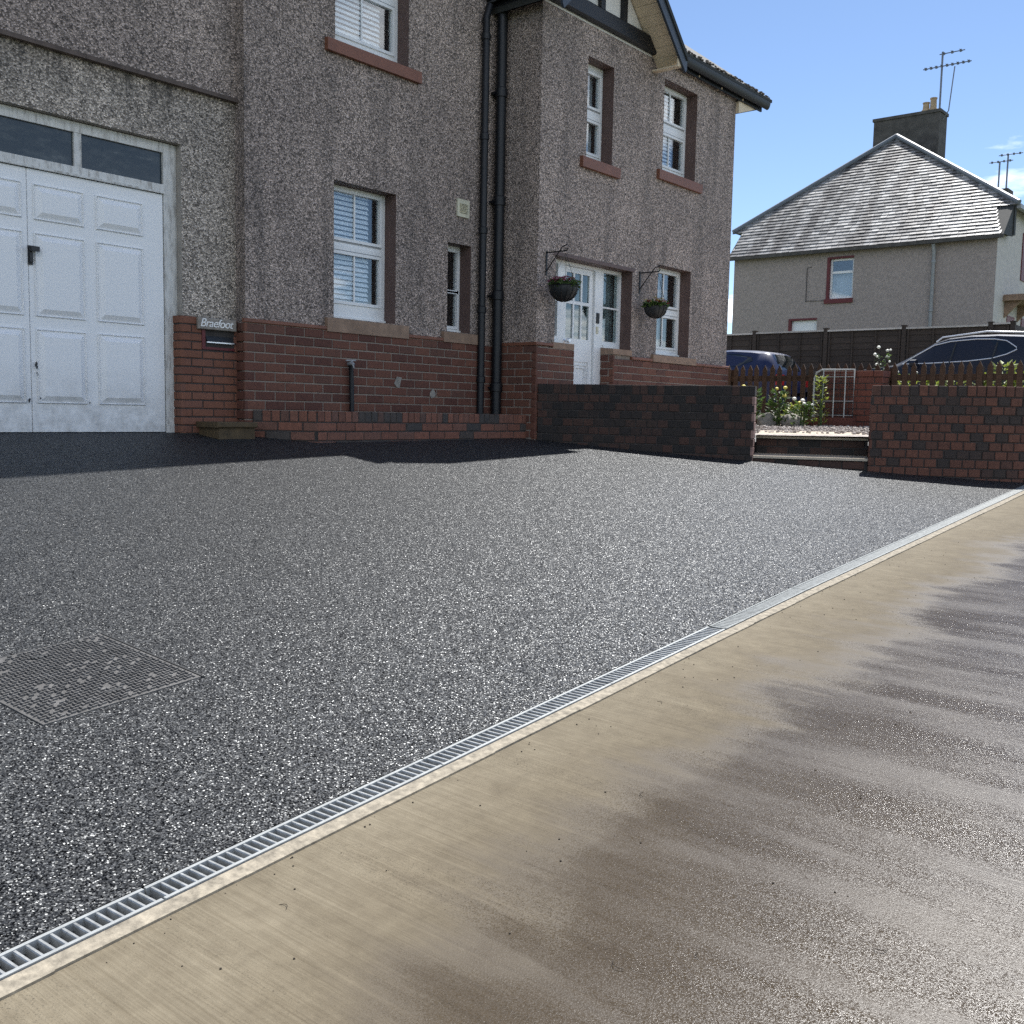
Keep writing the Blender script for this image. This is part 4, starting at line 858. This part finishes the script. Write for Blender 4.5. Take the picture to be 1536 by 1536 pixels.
# ------------------------------------------------------------------ plants and rocks in the garden
def plant(x, y, z, h, r, n, label, leaf='leaf', size=.07, flowers=None, group='garden plants', nf=10, cat='plant'):
    root = empty('garden_plant', (x, y, z), label, cat, group); m = MB()
    for k in range(6):
        a = random.random()*6.28; q = r*.6*random.random(); m.tube([(x+.02*math.cos(a), y+.02*math.sin(a), z-.02), (x+q*.5*math.cos(a), y+q*.5*math.sin(a), z+h*.5), (x+q*math.cos(a), y+q*math.sin(a), z+h*random.uniform(.7, .95))], [.007, .005, .003], 5)
    m.build('stems', 'leaf', root)
    m = MB()
    for k in range(n):
        t = random.random()**.8; a = random.random()*6.28; q = r*math.sqrt(random.random())*(1-.45*t)
        o = Vector((x+q*math.cos(a), y+q*math.sin(a), z+h*(.08+.9*t))); out = Vector((math.cos(a), math.sin(a), random.uniform(-.2, .9))).normalized(); sd = out.cross(Vector((0, 0, 1))+Vector((random.gauss(0, .5), random.gauss(0, .5), 0))).normalized(); s = size*random.uniform(.6, 1.4)
        u = out.cross(sd)
        m.add([o, o+out*s*.45+sd*s*.26+u*s*.06, o+out*s-u*s*.06, o+out*s*.45-sd*s*.26+u*s*.06], [(0, 1, 2, 3)])
    m.build('foliage', leaf, root, fix=False)
    if flowers:
        m = MB()
        for k in range(max(3, nf//2)):
            a = random.random()*6.28; q = r*.9*math.sqrt(random.random()); o = Vector((x+q*math.cos(a), y+q*math.sin(a), z+h*random.uniform(.8, 1.08))); s = random.uniform(.018, .034)
            m.lathe(o, [(s*.3, 0), (s, s*.5), (s*.9, s*1.1), (s*.3, s*1.5)], 7)
        m.build('flowers', flowers, root, True, kind='stuff')
    return root
plant(13.6, 6.72, -.12, .52, .20, 260, 'leafy plant with yellow flowers beside the dark garden wall end', flowers='petal_yellow', nf=9)
plant(13.75, 6.35, -.11, .50, .17, 220, 'second yellow flowered plant along the picket fence', flowers='petal_yellow', nf=8)
plant(13.7, 5.98, -.11, .34, .16, 160, 'low plant with white flowers between the rocks', flowers='petal_white', nf=8)
plant(13.9, 5.80, -.11, .72, .10, 150, 'tall thin pale leaved plant left of the metal gate', leaf='leaf_lime', size=.055)
plant(14.0, 5.62+.62, -.11, .32, .15, 150, 'low yellow green plant at the foot of the metal gate', leaf='leaf_lime', flowers='petal_yellow', nf=5)
spots = [(14.9, 4.95, .68), (15.0, 4.62, .62), (14.95, 4.30, .66), (14.9, 3.98, .70), (15.0, 3.72, .86), (14.95, 3.46, .74), (14.92, 3.20, .90), (15.0, 2.95, .70), (14.9, 2.72, .66), (14.98, 2.45, .72)]
rl = ['lime leaved plant behind the pickets next to the brick pier', 'second lime plant right of the brick pier, behind the pickets', 'lime plant behind the pickets below the car bonnet', 'lime plant behind the pickets below the front car window', 'taller lime plant poking over the pickets in front of the dark car', 'lime plant behind the pickets below the rear car door', 'tallest yellow lime plant over the pickets near the right edge', 'lime plant behind the pickets near the right edge of the photo', 'lime plant at the right edge of the photo, behind the pickets', 'last lime plant beyond the right edge pickets']
for i, ((x, y, h), l) in enumerate(zip(spots, rl)): plant(x, y, -.05, h, .19, 230, l, leaf='leaf_lime', size=.085, flowers='petal_white' if i in (0, 1, 3) else ('petal_yellow' if i == 6 else None), group='lime plants behind the pickets', nf=7)
plant(17.2, 6.15, -.1, 1.22, .16, 130, 'tall plant with round cream flower heads in front of the car bonnet', flowers='petal_white', nf=16, size=.06)
def rock(x, y, z, s, label):
    b = bmesh.new(); bmesh.ops.create_icosphere(b, subdivisions=3, radius=1)
    sd = random.random()*99
    from mathutils import noise as N_
    for v in b.verts:
        n = N_.noise(v.co*1.3+Vector((sd, 0, 0))); v.co *= 1+.28*n; v.co.x *= s[0]; v.co.y *= s[1]; v.co.z *= s[2]
    me = bpy.data.meshes.new('rock'); b.to_mesh(me); b.free(); me.polygons.foreach_set('use_smooth', [True]*len(me.polygons)); me.materials.append(MAT['rock'])
    tag(place('rock', me, (x, y, z+s[2]*.6)), label, 'rock', 'rocks at the fence foot')
rock(13.75, 6.52, -.12, (.16, .15, .13), 'rounded grey rock under the yellow flowers')
rock(13.8, 6.16, -.12, (.15, .17, .12), 'rounded brown grey rock left of the metal gate')
rock(13.2, 6.72, -.13, (.12, .15, .05), 'flat rock beside the end of the dark garden wall')
# ------------------------------------------------------------------ lane, parked cars
sheet('lane', lin(15.4, 25.1, 20), lin(-2.0, 32, 12), lambda x, y: zd(x)+.02, 'road')
def interp(tab, u):
    for (a, x), (b, y) in zip(tab, tab[1:]):
        if u <= b: return x+(y-x)*max(0, (u-a))/(b-a)
    return tab[-1][1]
def car(label, Xs, yf, gzv, L, Wd, topt, beltt, wt, cab, dlo, paint, wheels, glasspan, rearglass, chrome, rails):
    """car facing +y; Xs = x of the side that faces the camera"""
    xc = Xs+Wd/2; root = empty('parked_car', (xc, yf-L/2, gzv), label, 'car', 'cars parked on the lane'); P = lambda x, u, z: (xc+x, yf-u, gzv+z)
    us = sorted(set([t for t, _ in topt]+lin(0, L, 30)))
    def sec(u):
        t = interp(topt, u); b = min(interp(beltt, u), t-.05); w_ = interp(wt, u)*Wd/2; ca = interp(cab, u)
        wr = w_*(1-.26*ca)-.06*(1-ca)
        return [(w_*.86, .22), (w_*.97, .30), (w_, .55), (w_*.985, .80 if b > .86 else b*.85), (w_*.955, b), (wr, t-.055*(1 if ca > .5 else .6)), (wr*.82, t-.012), (wr*.4, t+.006), (0, t+.010)]
    m = MB(); S = [sec(u) for u in us]; n = len(S[0]); ring = 2*n-1; vs = []
    for u, s in zip(us, S):
        vs += [P(-x, u, z) for x, z in s]+[P(x, u, z) for x, z in s[-2::-1]]
    fs = [(i*ring+j, i*ring+j+1, (i+1)*ring+j+1, (i+1)*ring+j) for i in range(len(us)-1) for j in range(ring-1)]
    fs += [tuple(range(ring)), tuple((len(us)-1)*ring+j for j in range(ring))[::-1]]+[((i+1)*ring, i*ring, i*ring+ring-1, (i+1)*ring+ring-1) for i in range(len(us)-1)]
    body = m.add(vs, fs).build('body', paint, root, True)
    def side(u, z, off=.0):
        s = sec(u); (xb, zb), (xr, zr) = s[4], s[5]; k = max(0, min(1, (z-zb)/max(.01, zr-zb))); return xb+(xr-xb)*k+off
    for sg in (-1, 1):
        ps = [P(sg*side(u, z, .006), u, z) for u, z in dlo]
        MB().poly(ps).build('side_window', 'glass_car', body, fix=False)
        if chrome: MB().tube([P(sg*side(u, z, .012), u, z) for u, z in dlo], .0115, 6, True).build('window_trim', 'chrome', body, True)
        for u in glasspan: MB().tube([P(sg*side(u, z, .008), u+(z-1.1)*.15, z) for z in (1.10, 1.3, 1.5)], .018, 6).build('pillar', 'plastic_dark', body)
        um = dlo[0][0]+.28
        mm = MB(); c = P(sg*(side(um, 1.08)+.12), um, 1.10)
        mm.add([Vector(c)+Vector((.10*math.cos(a)*q, .05*q*math.sin(b_)*1.2, .075*q*math.sin(a))) for q in (1,) for b_ in (-1.57, 1.57) for a in [k*.785 for k in range(8)]], [tuple(range(8)), tuple(range(8, 16))[::-1]]+[(k, (k+1) % 8, 8+(k+1) % 8, 8+k) for k in range(8)])
        mm.build('mirror', paint, body, True)
        if rails:
            a, b = rails; MB().tube([P(sg*(sec(u)[5][0]-.05), u, interp(topt, u)+h) for u, h in ((a, -.01), (a+.12, .045), ((a+b)/2, .05), (b-.15, .045), (b, -.01))], .017, 8).build('roof_rail', 'chrome', body, True)
        for uw in wheels:
            wl = MB(); wl.lathe((0, 0, 0), [(.20, -.1), (.33, -.11), (.35, -.07), (.35, .07), (.33, .11), (.20, .1)], 26); wl.v = [Vector(P(sg*(Wd/2-.10)+v.z*sg, uw, .35))+Vector((0, v.x, v.y)) for v in wl.v]
            ty = wl.build('wheel', 'tyre', root, True)
            hb = MB()
            for k in range(5): a = k*1.2566; hb.add([Vector(P(sg*(Wd/2+.005), uw, .35))+Vector((0, r_*math.cos(a+d_), r_*math.sin(a+d_))) for r_, d_ in ((.04, -.8), (.22, -.22), (.22, .22), (.04, .8))], [(0, 1, 2, 3)])
            hb.build('rim', 'chrome', ty, fix=False)
    for (ua, ub) in rearglass:
        q = MB(); nn_ = 8
        rows_ = []
        for u in lin(ua, ub, 5):
            s = sec(u); wv = s[6][0]; t = interp(topt, u)
            rows_ += [P(-wv+2*wv*i/nn_, u, t+.016-.022*abs(2*i/nn_-1)**2) for i in range(nn_+1)]
        q.add(rows_, [(j*(nn_+1)+i, j*(nn_+1)+i+1, (j+1)*(nn_+1)+i+1, (j+1)*(nn_+1)+i) for j in range(5) for i in range(nn_)]).build('windscreen', 'glass_car', body, True, fix=False)
    for sg in (-1, 1):
        u = L-.06; s = sec(u)
        MB().box(*sorted((xc+sg*s[2][0]*.72, xc+sg*(s[2][0]+.004))), yf-L-.01, yf-L+.10, gzv+.66, gzv+.90).build('tail_lamp', 'lamp_red', body)
        MB().box(*sorted((xc+sg*(interp(wt, .1)*Wd/2)*.6, xc+sg*(interp(wt, .1)*Wd/2+.002))), yf-.16, yf+.006, gzv+.62, gzv+.74).build('headlight', 'glass_car', body)
    return root
tcar = NT('car_glass'); tcar.p('Base Color', (.006, .008, .010)); tcar.p('Roughness', .03); tcar.p('Specular IOR Level', .8); MAT['glass_car'] = tcar.m
suv_top = [(0, .62), (.05, .78), (.15, .92), (.5, 1.0), (1.0, 1.06), (1.22, 1.10), (1.55, 1.31), (1.95, 1.54), (2.25, 1.635), (2.7, 1.68), (3.2, 1.685), (3.7, 1.655), (4.05, 1.60), (4.25, 1.50), (4.40, 1.20), (4.48, 1.02), (4.55, .60)]
car('dark navy estate car with bright window trim behind the pickets', 22.0, 8.86, .10, 4.55, 1.84, suv_top, [(0, .70), (.5, .93), (1.2, 1.02), (2.5, 1.06), (4.0, 1.14), (4.55, .98)], [(0, .80), (.2, .93), (.6, .99), (2.5, 1.0), (4.2, .97), (4.55, .86)], [(1.1, 0), (1.6, 1), (4.2, 1), (4.5, .2)],
    [(1.38, 1.09), (1.62, 1.27), (1.98, 1.475), (2.3, 1.545), (2.8, 1.58), (3.15, 1.57), (3.38, 1.53), (3.57, 1.40), (3.59, 1.35), (3.42, 1.26), (3.15, 1.18), (2.7, 1.13), (2.0, 1.10)], 'paint_navy', (.88, 3.62), (2.35, 3.15), [(1.24, 1.9), (4.22, 4.40)], True, (2.0, 3.95))
h_top = [(0, .58), (.05, .74), (.15, .86), (.5, .93), (.95, .98), (1.1, 1.0), (1.5, 1.25), (1.85, 1.42), (2.2, 1.485), (2.7, 1.50), (3.2, 1.47), (3.58, 1.42), (3.66, 1.38), (3.80, 1.20), (3.92, .98), (4.0, .55)]
car('blue hatchback seen from behind beside the house corner', 21.75, 14.10, .09, 4.0, 1.74, h_top, [(0, .64), (.5, .86), (1.2, .95), (2.5, 1.0), (3.6, 1.08), (4.0, .9)], [(0, .80), (.2, .93), (.6, .99), (2.5, 1.0), (3.6, .97), (4.0, .88)], [(1.0, 0), (1.5, 1), (3.66, 1), (3.95, .2)],
    [(1.25, 1.02), (1.6, 1.24), (1.95, 1.36), (2.4, 1.40), (2.9, 1.38), (3.25, 1.30), (3.30, 1.22), (3.0, 1.10), (2.4, 1.05)], 'paint_blue', (.8, 3.25), (2.25,), [(1.12, 1.8), (3.67, 3.90)], False, None)
# ------------------------------------------------------------------ tall lap fence behind the cars
FX = 25.3; FZ = 2.24
fence_y = [6.13, 6.60]+[6.60+1.95*i for i in range(1, 6)]
fen = empty('lap_fence', (FX, 10, zd(FX)), 'tall dark timber lap fence behind the parked cars', 'fence')
for y, y1 in zip(fence_y, fence_y[1:]):
    dz = random.uniform(-.02, .02); w_ = y1-y
    m = MB()
    for k in range(4 if w_ > 1 else 1): yy = y+.08+k*(w_-.2)/3; m.box(FX-.035, FX-.013, yy, yy+.04, .2, FZ-.04)
    pn = m.build('panel_battens', 'fence', fen)
    for b in range(13):
        z = .22+b*.153
        MB().prism([(FX+random.uniform(-.004, .004), y+.055, z), (FX-.012, y+.055, z), (FX+.004, y+.055, z+.172), (FX+.012, y+.055, z+.172)], (0, w_-.11, 0)).build('board', 'fence', pn)
    bx('cap_rail', 'fence_cap_lit', pn, FX-.06, FX+.04, y+.052, y1-.052, FZ-.035+dz, FZ+.005+dz)
for y in fence_y:
    q = bx('post', 'fence', fen, FX-.05, FX+.05, y-.05, y+.05, -.4, FZ+.03); bx('post_cap', 'fence', q, FX-.062, FX+.062, y-.062, y+.062, FZ+.031, FZ+.055)
cr_ = empty('side_fence', (28.3, 6.13, .2), 'dark lap fence running back from the corner post', 'fence')
for b in range(13): MB().prism([(FX+.06, 6.13, .22+b*.153), (FX+.06, 6.118, .22+b*.153), (FX+.06, 6.134, .392+b*.153), (FX+.06, 6.142, .392+b*.153)], (5.5, 0, 0)).build('board', 'fence', cr_)
# ------------------------------------------------------------------ neighbouring house
NX, NY0, NY1 = 31.4, 8.16, 16.3
nb = empty('neighbour_house', (33, 12, .6), 'neighbouring roughcast house with grey slate roof and chimney', 'house')
holes = [(12.26, 13.02, 3.74, 4.965), (13.36, 14.22, 1.1, 3.12)]
m = MB()
def nq(m, Y0, Y1, Z0, Z1): m.quad((NX, Y1, Z0), (NX, Y0, Z0), (NX, Y0, Z1), (NX, Y1, Z1))
ys = sorted({NY0, NY1, *[h[0] for h in holes], *[h[1] for h in holes]}); zs_ = sorted({-.3, 5.3, *[h[2] for h in holes], *[h[3] for h in holes]})
for a, b in zip(ys, ys[1:]):
    for c, d in zip(zs_, zs_[1:]):
        if not any(h[0] <= (a+b)/2 <= h[1] and h[2] <= (c+d)/2 <= h[3] for h in holes): nq(m, a, b, c, d)
m.build('end_wall', 'render_far', nb, fix=False)
m = MB(); m.quad((NX, NY0, -.3), (46, NY0, -.3), (46, NY0, 5.2), (NX, NY0, 5.2)); m.quad((32.4, NY0, 5.2), (46, NY0, 5.2), (46, NY0, 6.32), (32.4, NY0, 6.32)); m.quad((NX, NY0, 5.2), (32.4, NY0, 5.2), (32.4, NY0, 6.3), (NX, NY0, 5.3)); m.build('side_wall', 'render_white', nb, fix=False)
m = MB(); m.quad((NX, NY1, -.3), (46, NY1, -.3), (46, NY1, 6.3), (32.4, NY1, 6.3)); m.quad((46, NY0, -.3), (46, NY1, -.3), (46, NY1, 6.3), (46, NY0, 6.3)); m.build('rear_wall', 'render_white', nb, fix=False)
for (a, b, c, d), kind in zip(holes, ('w', 'd')):
    s = MB(); s.box(NX-.02, NX+.1, b+.001, b+.08, c-.02, d+.06); s.box(NX-.02, NX+.1, a, b, d, d+.06)
    if kind == 'w': s.box(NX-.06, NX+.1, a-.02, b+.12, c-.14, c)
    su = s.build('window_surround', 'red_paint', nb)
    f_ = MB(); x = NX+.09
    f_.box(x, x+.05, a, a+.06, c, d); f_.box(x, x+.05, b-.06, b, c, d); f_.box(x, x+.05, a+.06, b-.06, c, c+.07); f_.box(x, x+.05, a+.06, b-.06, d-.06, d)
    if kind == 'w': f_.box(x-.01, x+.05, a+.06, b-.06, c+.78, c+.85)
    else: f_.box(x, x+.04, a+.06, b-.06, c+.07, d-.06)
    wf = f_.build('window' if kind == 'w' else 'door', 'upvc', nb)
    if kind == 'w':
        bx('pane', 'glass', wf, x+.02, x+.025, a+.06, b-.06, c+.07, c+.78); bx('pane', 'glass', wf, x+.02, x+.025, a+.06, b-.06, c+.85, d-.06); bx('room', 'dark_room', wf, x+.5, x+.52, a-.4, b+.4, c-.3, d+.3)
        n = 20; MB().add([(x+.14+.012*math.sin(i*1.9), a+(b-a)*i/n, z) for z in (c, c+.8) for i in range(n+1)], [(i, i+1, n+2+i, n+1+i) for i in range(n)]).build('curtain', 'curtain', wf, True, fix=False)
# drain pipe
p = MB(); p.tube([(NX-.07, 9.86, 0), (NX-.07, 9.86, 4.9), (NX-.2, 9.86, 5.14)], .05, 10); dp = p.build('downpipe', 'zinc', nb, True)
for z in (1.5, 3.2, 4.6): MB().lathe((NX-.07, 9.86, z), [(.05, 0), (.065, .01), (.065, .07), (.05, .08)], 10).build('collar', 'zinc', dp, True)
p = MB(); p.tube([(NX-.015, 13.75, 3.68), (NX-.015, 13.75, 4.75), (NX-.015, 13.60, 4.77)], .010, 5); p.tube([(NX-.015, 13.75, 3.72), (NX-.015, 13.15, 3.70)], .008, 5); p.build('cable', 'plastic_dark', nb)
# canopy, door and windows on the side wall
cp = MB(); cp.box(32.3, 34.3, NY0-.62, NY0-.001, 3.52, 3.64); cp.box(32.36, 34.24, NY0-.56, NY0-.001, 3.641, 3.70); cpo = cp.build('canopy', 'sill_stone', nb)
for x in (32.5, 34.0): MB().prism([(x, NY0-.45, 3.519), (x, NY0-.002, 3.519), (x, NY0-.002, 3.05), (x, NY0-.10, 3.15)], (.12, 0, 0)).build('corbel', 'sill_stone', cpo)
bx('door', 'red_paint', nb, 32.85, 33.7, NY0-.02, NY0+.03, .9, 3.15)
for a, b, c, d in ((34.1, 35.2, 4.3, 5.7), (34.5, 35.6, 1.7, 3.2)): bx('window_surround', 'red_paint', nb, a, b, NY0-.03, NY0-.001, c, d)
# slate roof: hip end running down over the low end wall
ez0 = 5.24; AP = Vector((35.35, 12.55, 9.42)); ER, EL = Vector((32.15, 7.84, 6.22)), Vector((32.15, 16.78, 6.22)); e0 = 31.17; ez0 = 5.24
m = MB(); shade = []
def halfw(z):
    if z > 6.22: t = (z-6.22)/(AP.z-6.22); return ER.y+(AP.y-ER.y)*t, EL.y+(AP.y-EL.y)*t
    return 7.99+.45*max(0, (z-ez0)/(6.22-ez0))**.8, 16.40
slope = Vector((1, 0, 1)).normalized(); nr = Vector((-1, 0, 1)).normalized(); expo = .165; NC = int((AP-Vector((e0, AP.y, ez0))).length/expo)
for r_ in range(NC+1):
    o = Vector((e0, 0, ez0))+slope*(r_*expo); zc = o.z; ya, yb = halfw(zc+.05); y = ya-(.10 if r_ % 2 else 0)+random.uniform(-.03, .03)
    while y < yb:
        wdt = random.uniform(.20, .27); a, b = max(y+.004, ya), min(y+wdt-.004, yb); y += wdt
        if b-a < .05: continue
        lift = nr*(.027+random.uniform(0, .010)); t0 = nr*.004; k = Vector((0, 0, 0)); tl = random.uniform(-.006, .006)
        p0 = o+slope*tl
        q = [p0+lift+Vector((0, a, 0)), p0+lift+Vector((0, b, 0)), p0+slope*(expo+.02)+t0+Vector((0, b, 0)), p0+slope*(expo+.02)+t0+Vector((0, a, 0))]
        n0 = len(m.f); m.add(q+[p0+Vector((0, a, 0)), p0+Vector((0, b, 0))], [(0, 1, 2, 3), (4, 5, 1, 0)]); sv = random.random(); shade += [sv]*(len(m.f)-n0)
base_ = MB(); base_.quad((e0, 7.99, ez0-.01), (32.15, 7.99, 6.21), (32.15, 16.4, 6.21), (e0, 16.4, ez0-.01)); base_.add([ER-Vector((0, 0, .01)), EL-Vector((0, 0, .01)), AP-Vector((0, 0, .01))], [(0, 1, 2)])
rb = Vector((41.5, 12.55, 9.42)); base_.add([ER, AP, rb, Vector((46.3, 7.84, 6.22))], [(0, 3, 2, 1)]); base_.add([EL, AP, rb, Vector((46.3, 16.78, 6.22))], [(0, 1, 2, 3)]); base_.add([rb, Vector((46.3, 7.84, 6.22)), Vector((46.3, 16.78, 6.22))], [(0, 1, 2)])
rf = base_.build('roof', 'slate_plain', nb, fix=False)
so_ = m.build('slates', 'slate', rf, kind='stuff', fix=False); ca = so_.data.color_attributes.new('shade', 'FLOAT_COLOR', 'CORNER'); i = 0
for pg, sv in zip(so_.data.polygons, shade):
    for li in pg.loop_indices: ca.data[li].color = (sv, sv, sv, 1)
for a in (ER, EL): MB().tube([a+Vector((-.02, 0, .03)), AP+Vector((-.02, 0, .05))], .075, 8).build('hip_flashing', 'lead', rf, True)
MB().tube([AP+Vector((0, 0, .05)), rb+Vector((0, 0, .05))], .09, 8).build('ridge', 'lead', rf, True)
MB().box(32.12, 32.30, 7.93, 8.5, 5.35, 6.19).build('slate_cheek', 'slate_plain', rf)
for y, s in ((7.99, -1), (16.4, 1)): MB().prism([(e0, y, ez0), (32.15, y, 6.22), (32.15, y, 5.30), (31.42, y, 5.26)], (0, .03*s, 0)).build('cheek', 'slate_plain', rf)
MB().box(32.2, 46.3, 7.80, 7.92, 6.10, 6.22).build('gutter', 'zinc', rf)
MB().box(e0-.07, e0+.02, 7.95, 16.4, ez0-.10, ez0-.01).build('eaves_gutter', 'chim', rf)
# chimney with pots and aerials
chm = MB(); chm.box(36.7, 37.5, 11.62, 13.86, 8.6, 10.42); chm.box(36.66, 37.54, 11.58, 13.90, 10.421, 10.52); cho = chm.build('chimney', 'chim', nb)
for y, h in ((11.98, .50), (12.22, .38)): MB().lathe((37.1, y, 10.52), [(.15, 0), (.15, .12), (.11, .16), (.10, h*.9), (.12, h*.92), (.12, h)], 14).build('chimney_pot', 'pot', cho, True)
def aerial(x, y, z0, z1, booms, nm='aerial'):
    m = MB(); m.tube([(x, y, z0), (x, y, z1)], .034, 6); a = m.build(nm, 'aerial', nb)
    for z, L0, L1, n in booms:
        b = MB(); b.tube([(x, y-L0, z), (x, y+L1, z)], .018, 5)
        for k in range(n):
            yy = y-L0+(L0+L1)*(k+.5)/n; b.tube([(x-.16, yy, z), (x+.16, yy, z+.03)], .012, 4); b.box(x-.03, x+.03, yy-.03, yy+.03, z-.04, z+.04)
        b.build('boom', 'aerial', a)
aerial(36.95, 11.72, 9.9, 12.45, [(11.98, .95, .62, 9), (12.38, .72, .1, 3)])
m = MB(); m.tube([(36.95, 11.60, 10.2), (36.95, 11.42, 10.48), (36.95, 11.30, 11.9)], .02, 6); m.build('aerial', 'aerial', nb)
c2 = MB(); c2.box(44.5, 45.3, 11.3, 12.1, 7.4, 9.25); c2.build('rear_chimney', 'chim', nb)
aerial(45.0, 11.80, 9.2, 10.42, [(10.42, .5, .4, 4)]); aerial(45.0, 11.50, 9.0, 10.66, [(10.66, .55, .35, 4)])

# ------------------------------------------------------------------ twigs, leaf bits and grit on the pavement and drive
m = MB()
for k in range(7):
    x = random.uniform(1.4, 3.4); y = random.uniform(.5, 1.95); z = pz(x, y)+.020; a = random.random()*6.28; r_ = random.uniform(.012, .028)
    m.tube([(x+r_*math.cos(a+t), y+r_*math.sin(a+t)*.8, z+.002*math.sin(t*2)) for t in (0, .5, 1.0, 1.5, 2.0)], .0008, 4)
for k in range(260):
    x = random.uniform(.7, 7.5); q = random.random()
    if q < .7: y = yd(x)-GW-ED-.01-1.3*random.random()**2; z = pz(x, y)+.017
    else: y = yd(x)+.01+.12*random.random()**2; z = gz(x, y)
    s_ = random.uniform(.0012, .0034); m.lathe((x, y, z), [(s_, 0), (s_*.8, s_*.8), (s_*.2, s_*1.1)], 5)
m.build('leaf_litter', 'soil', None, kind='stuff', label='dark grit and curled leaf bits scattered on the pavement', cat='litter', fix=False)
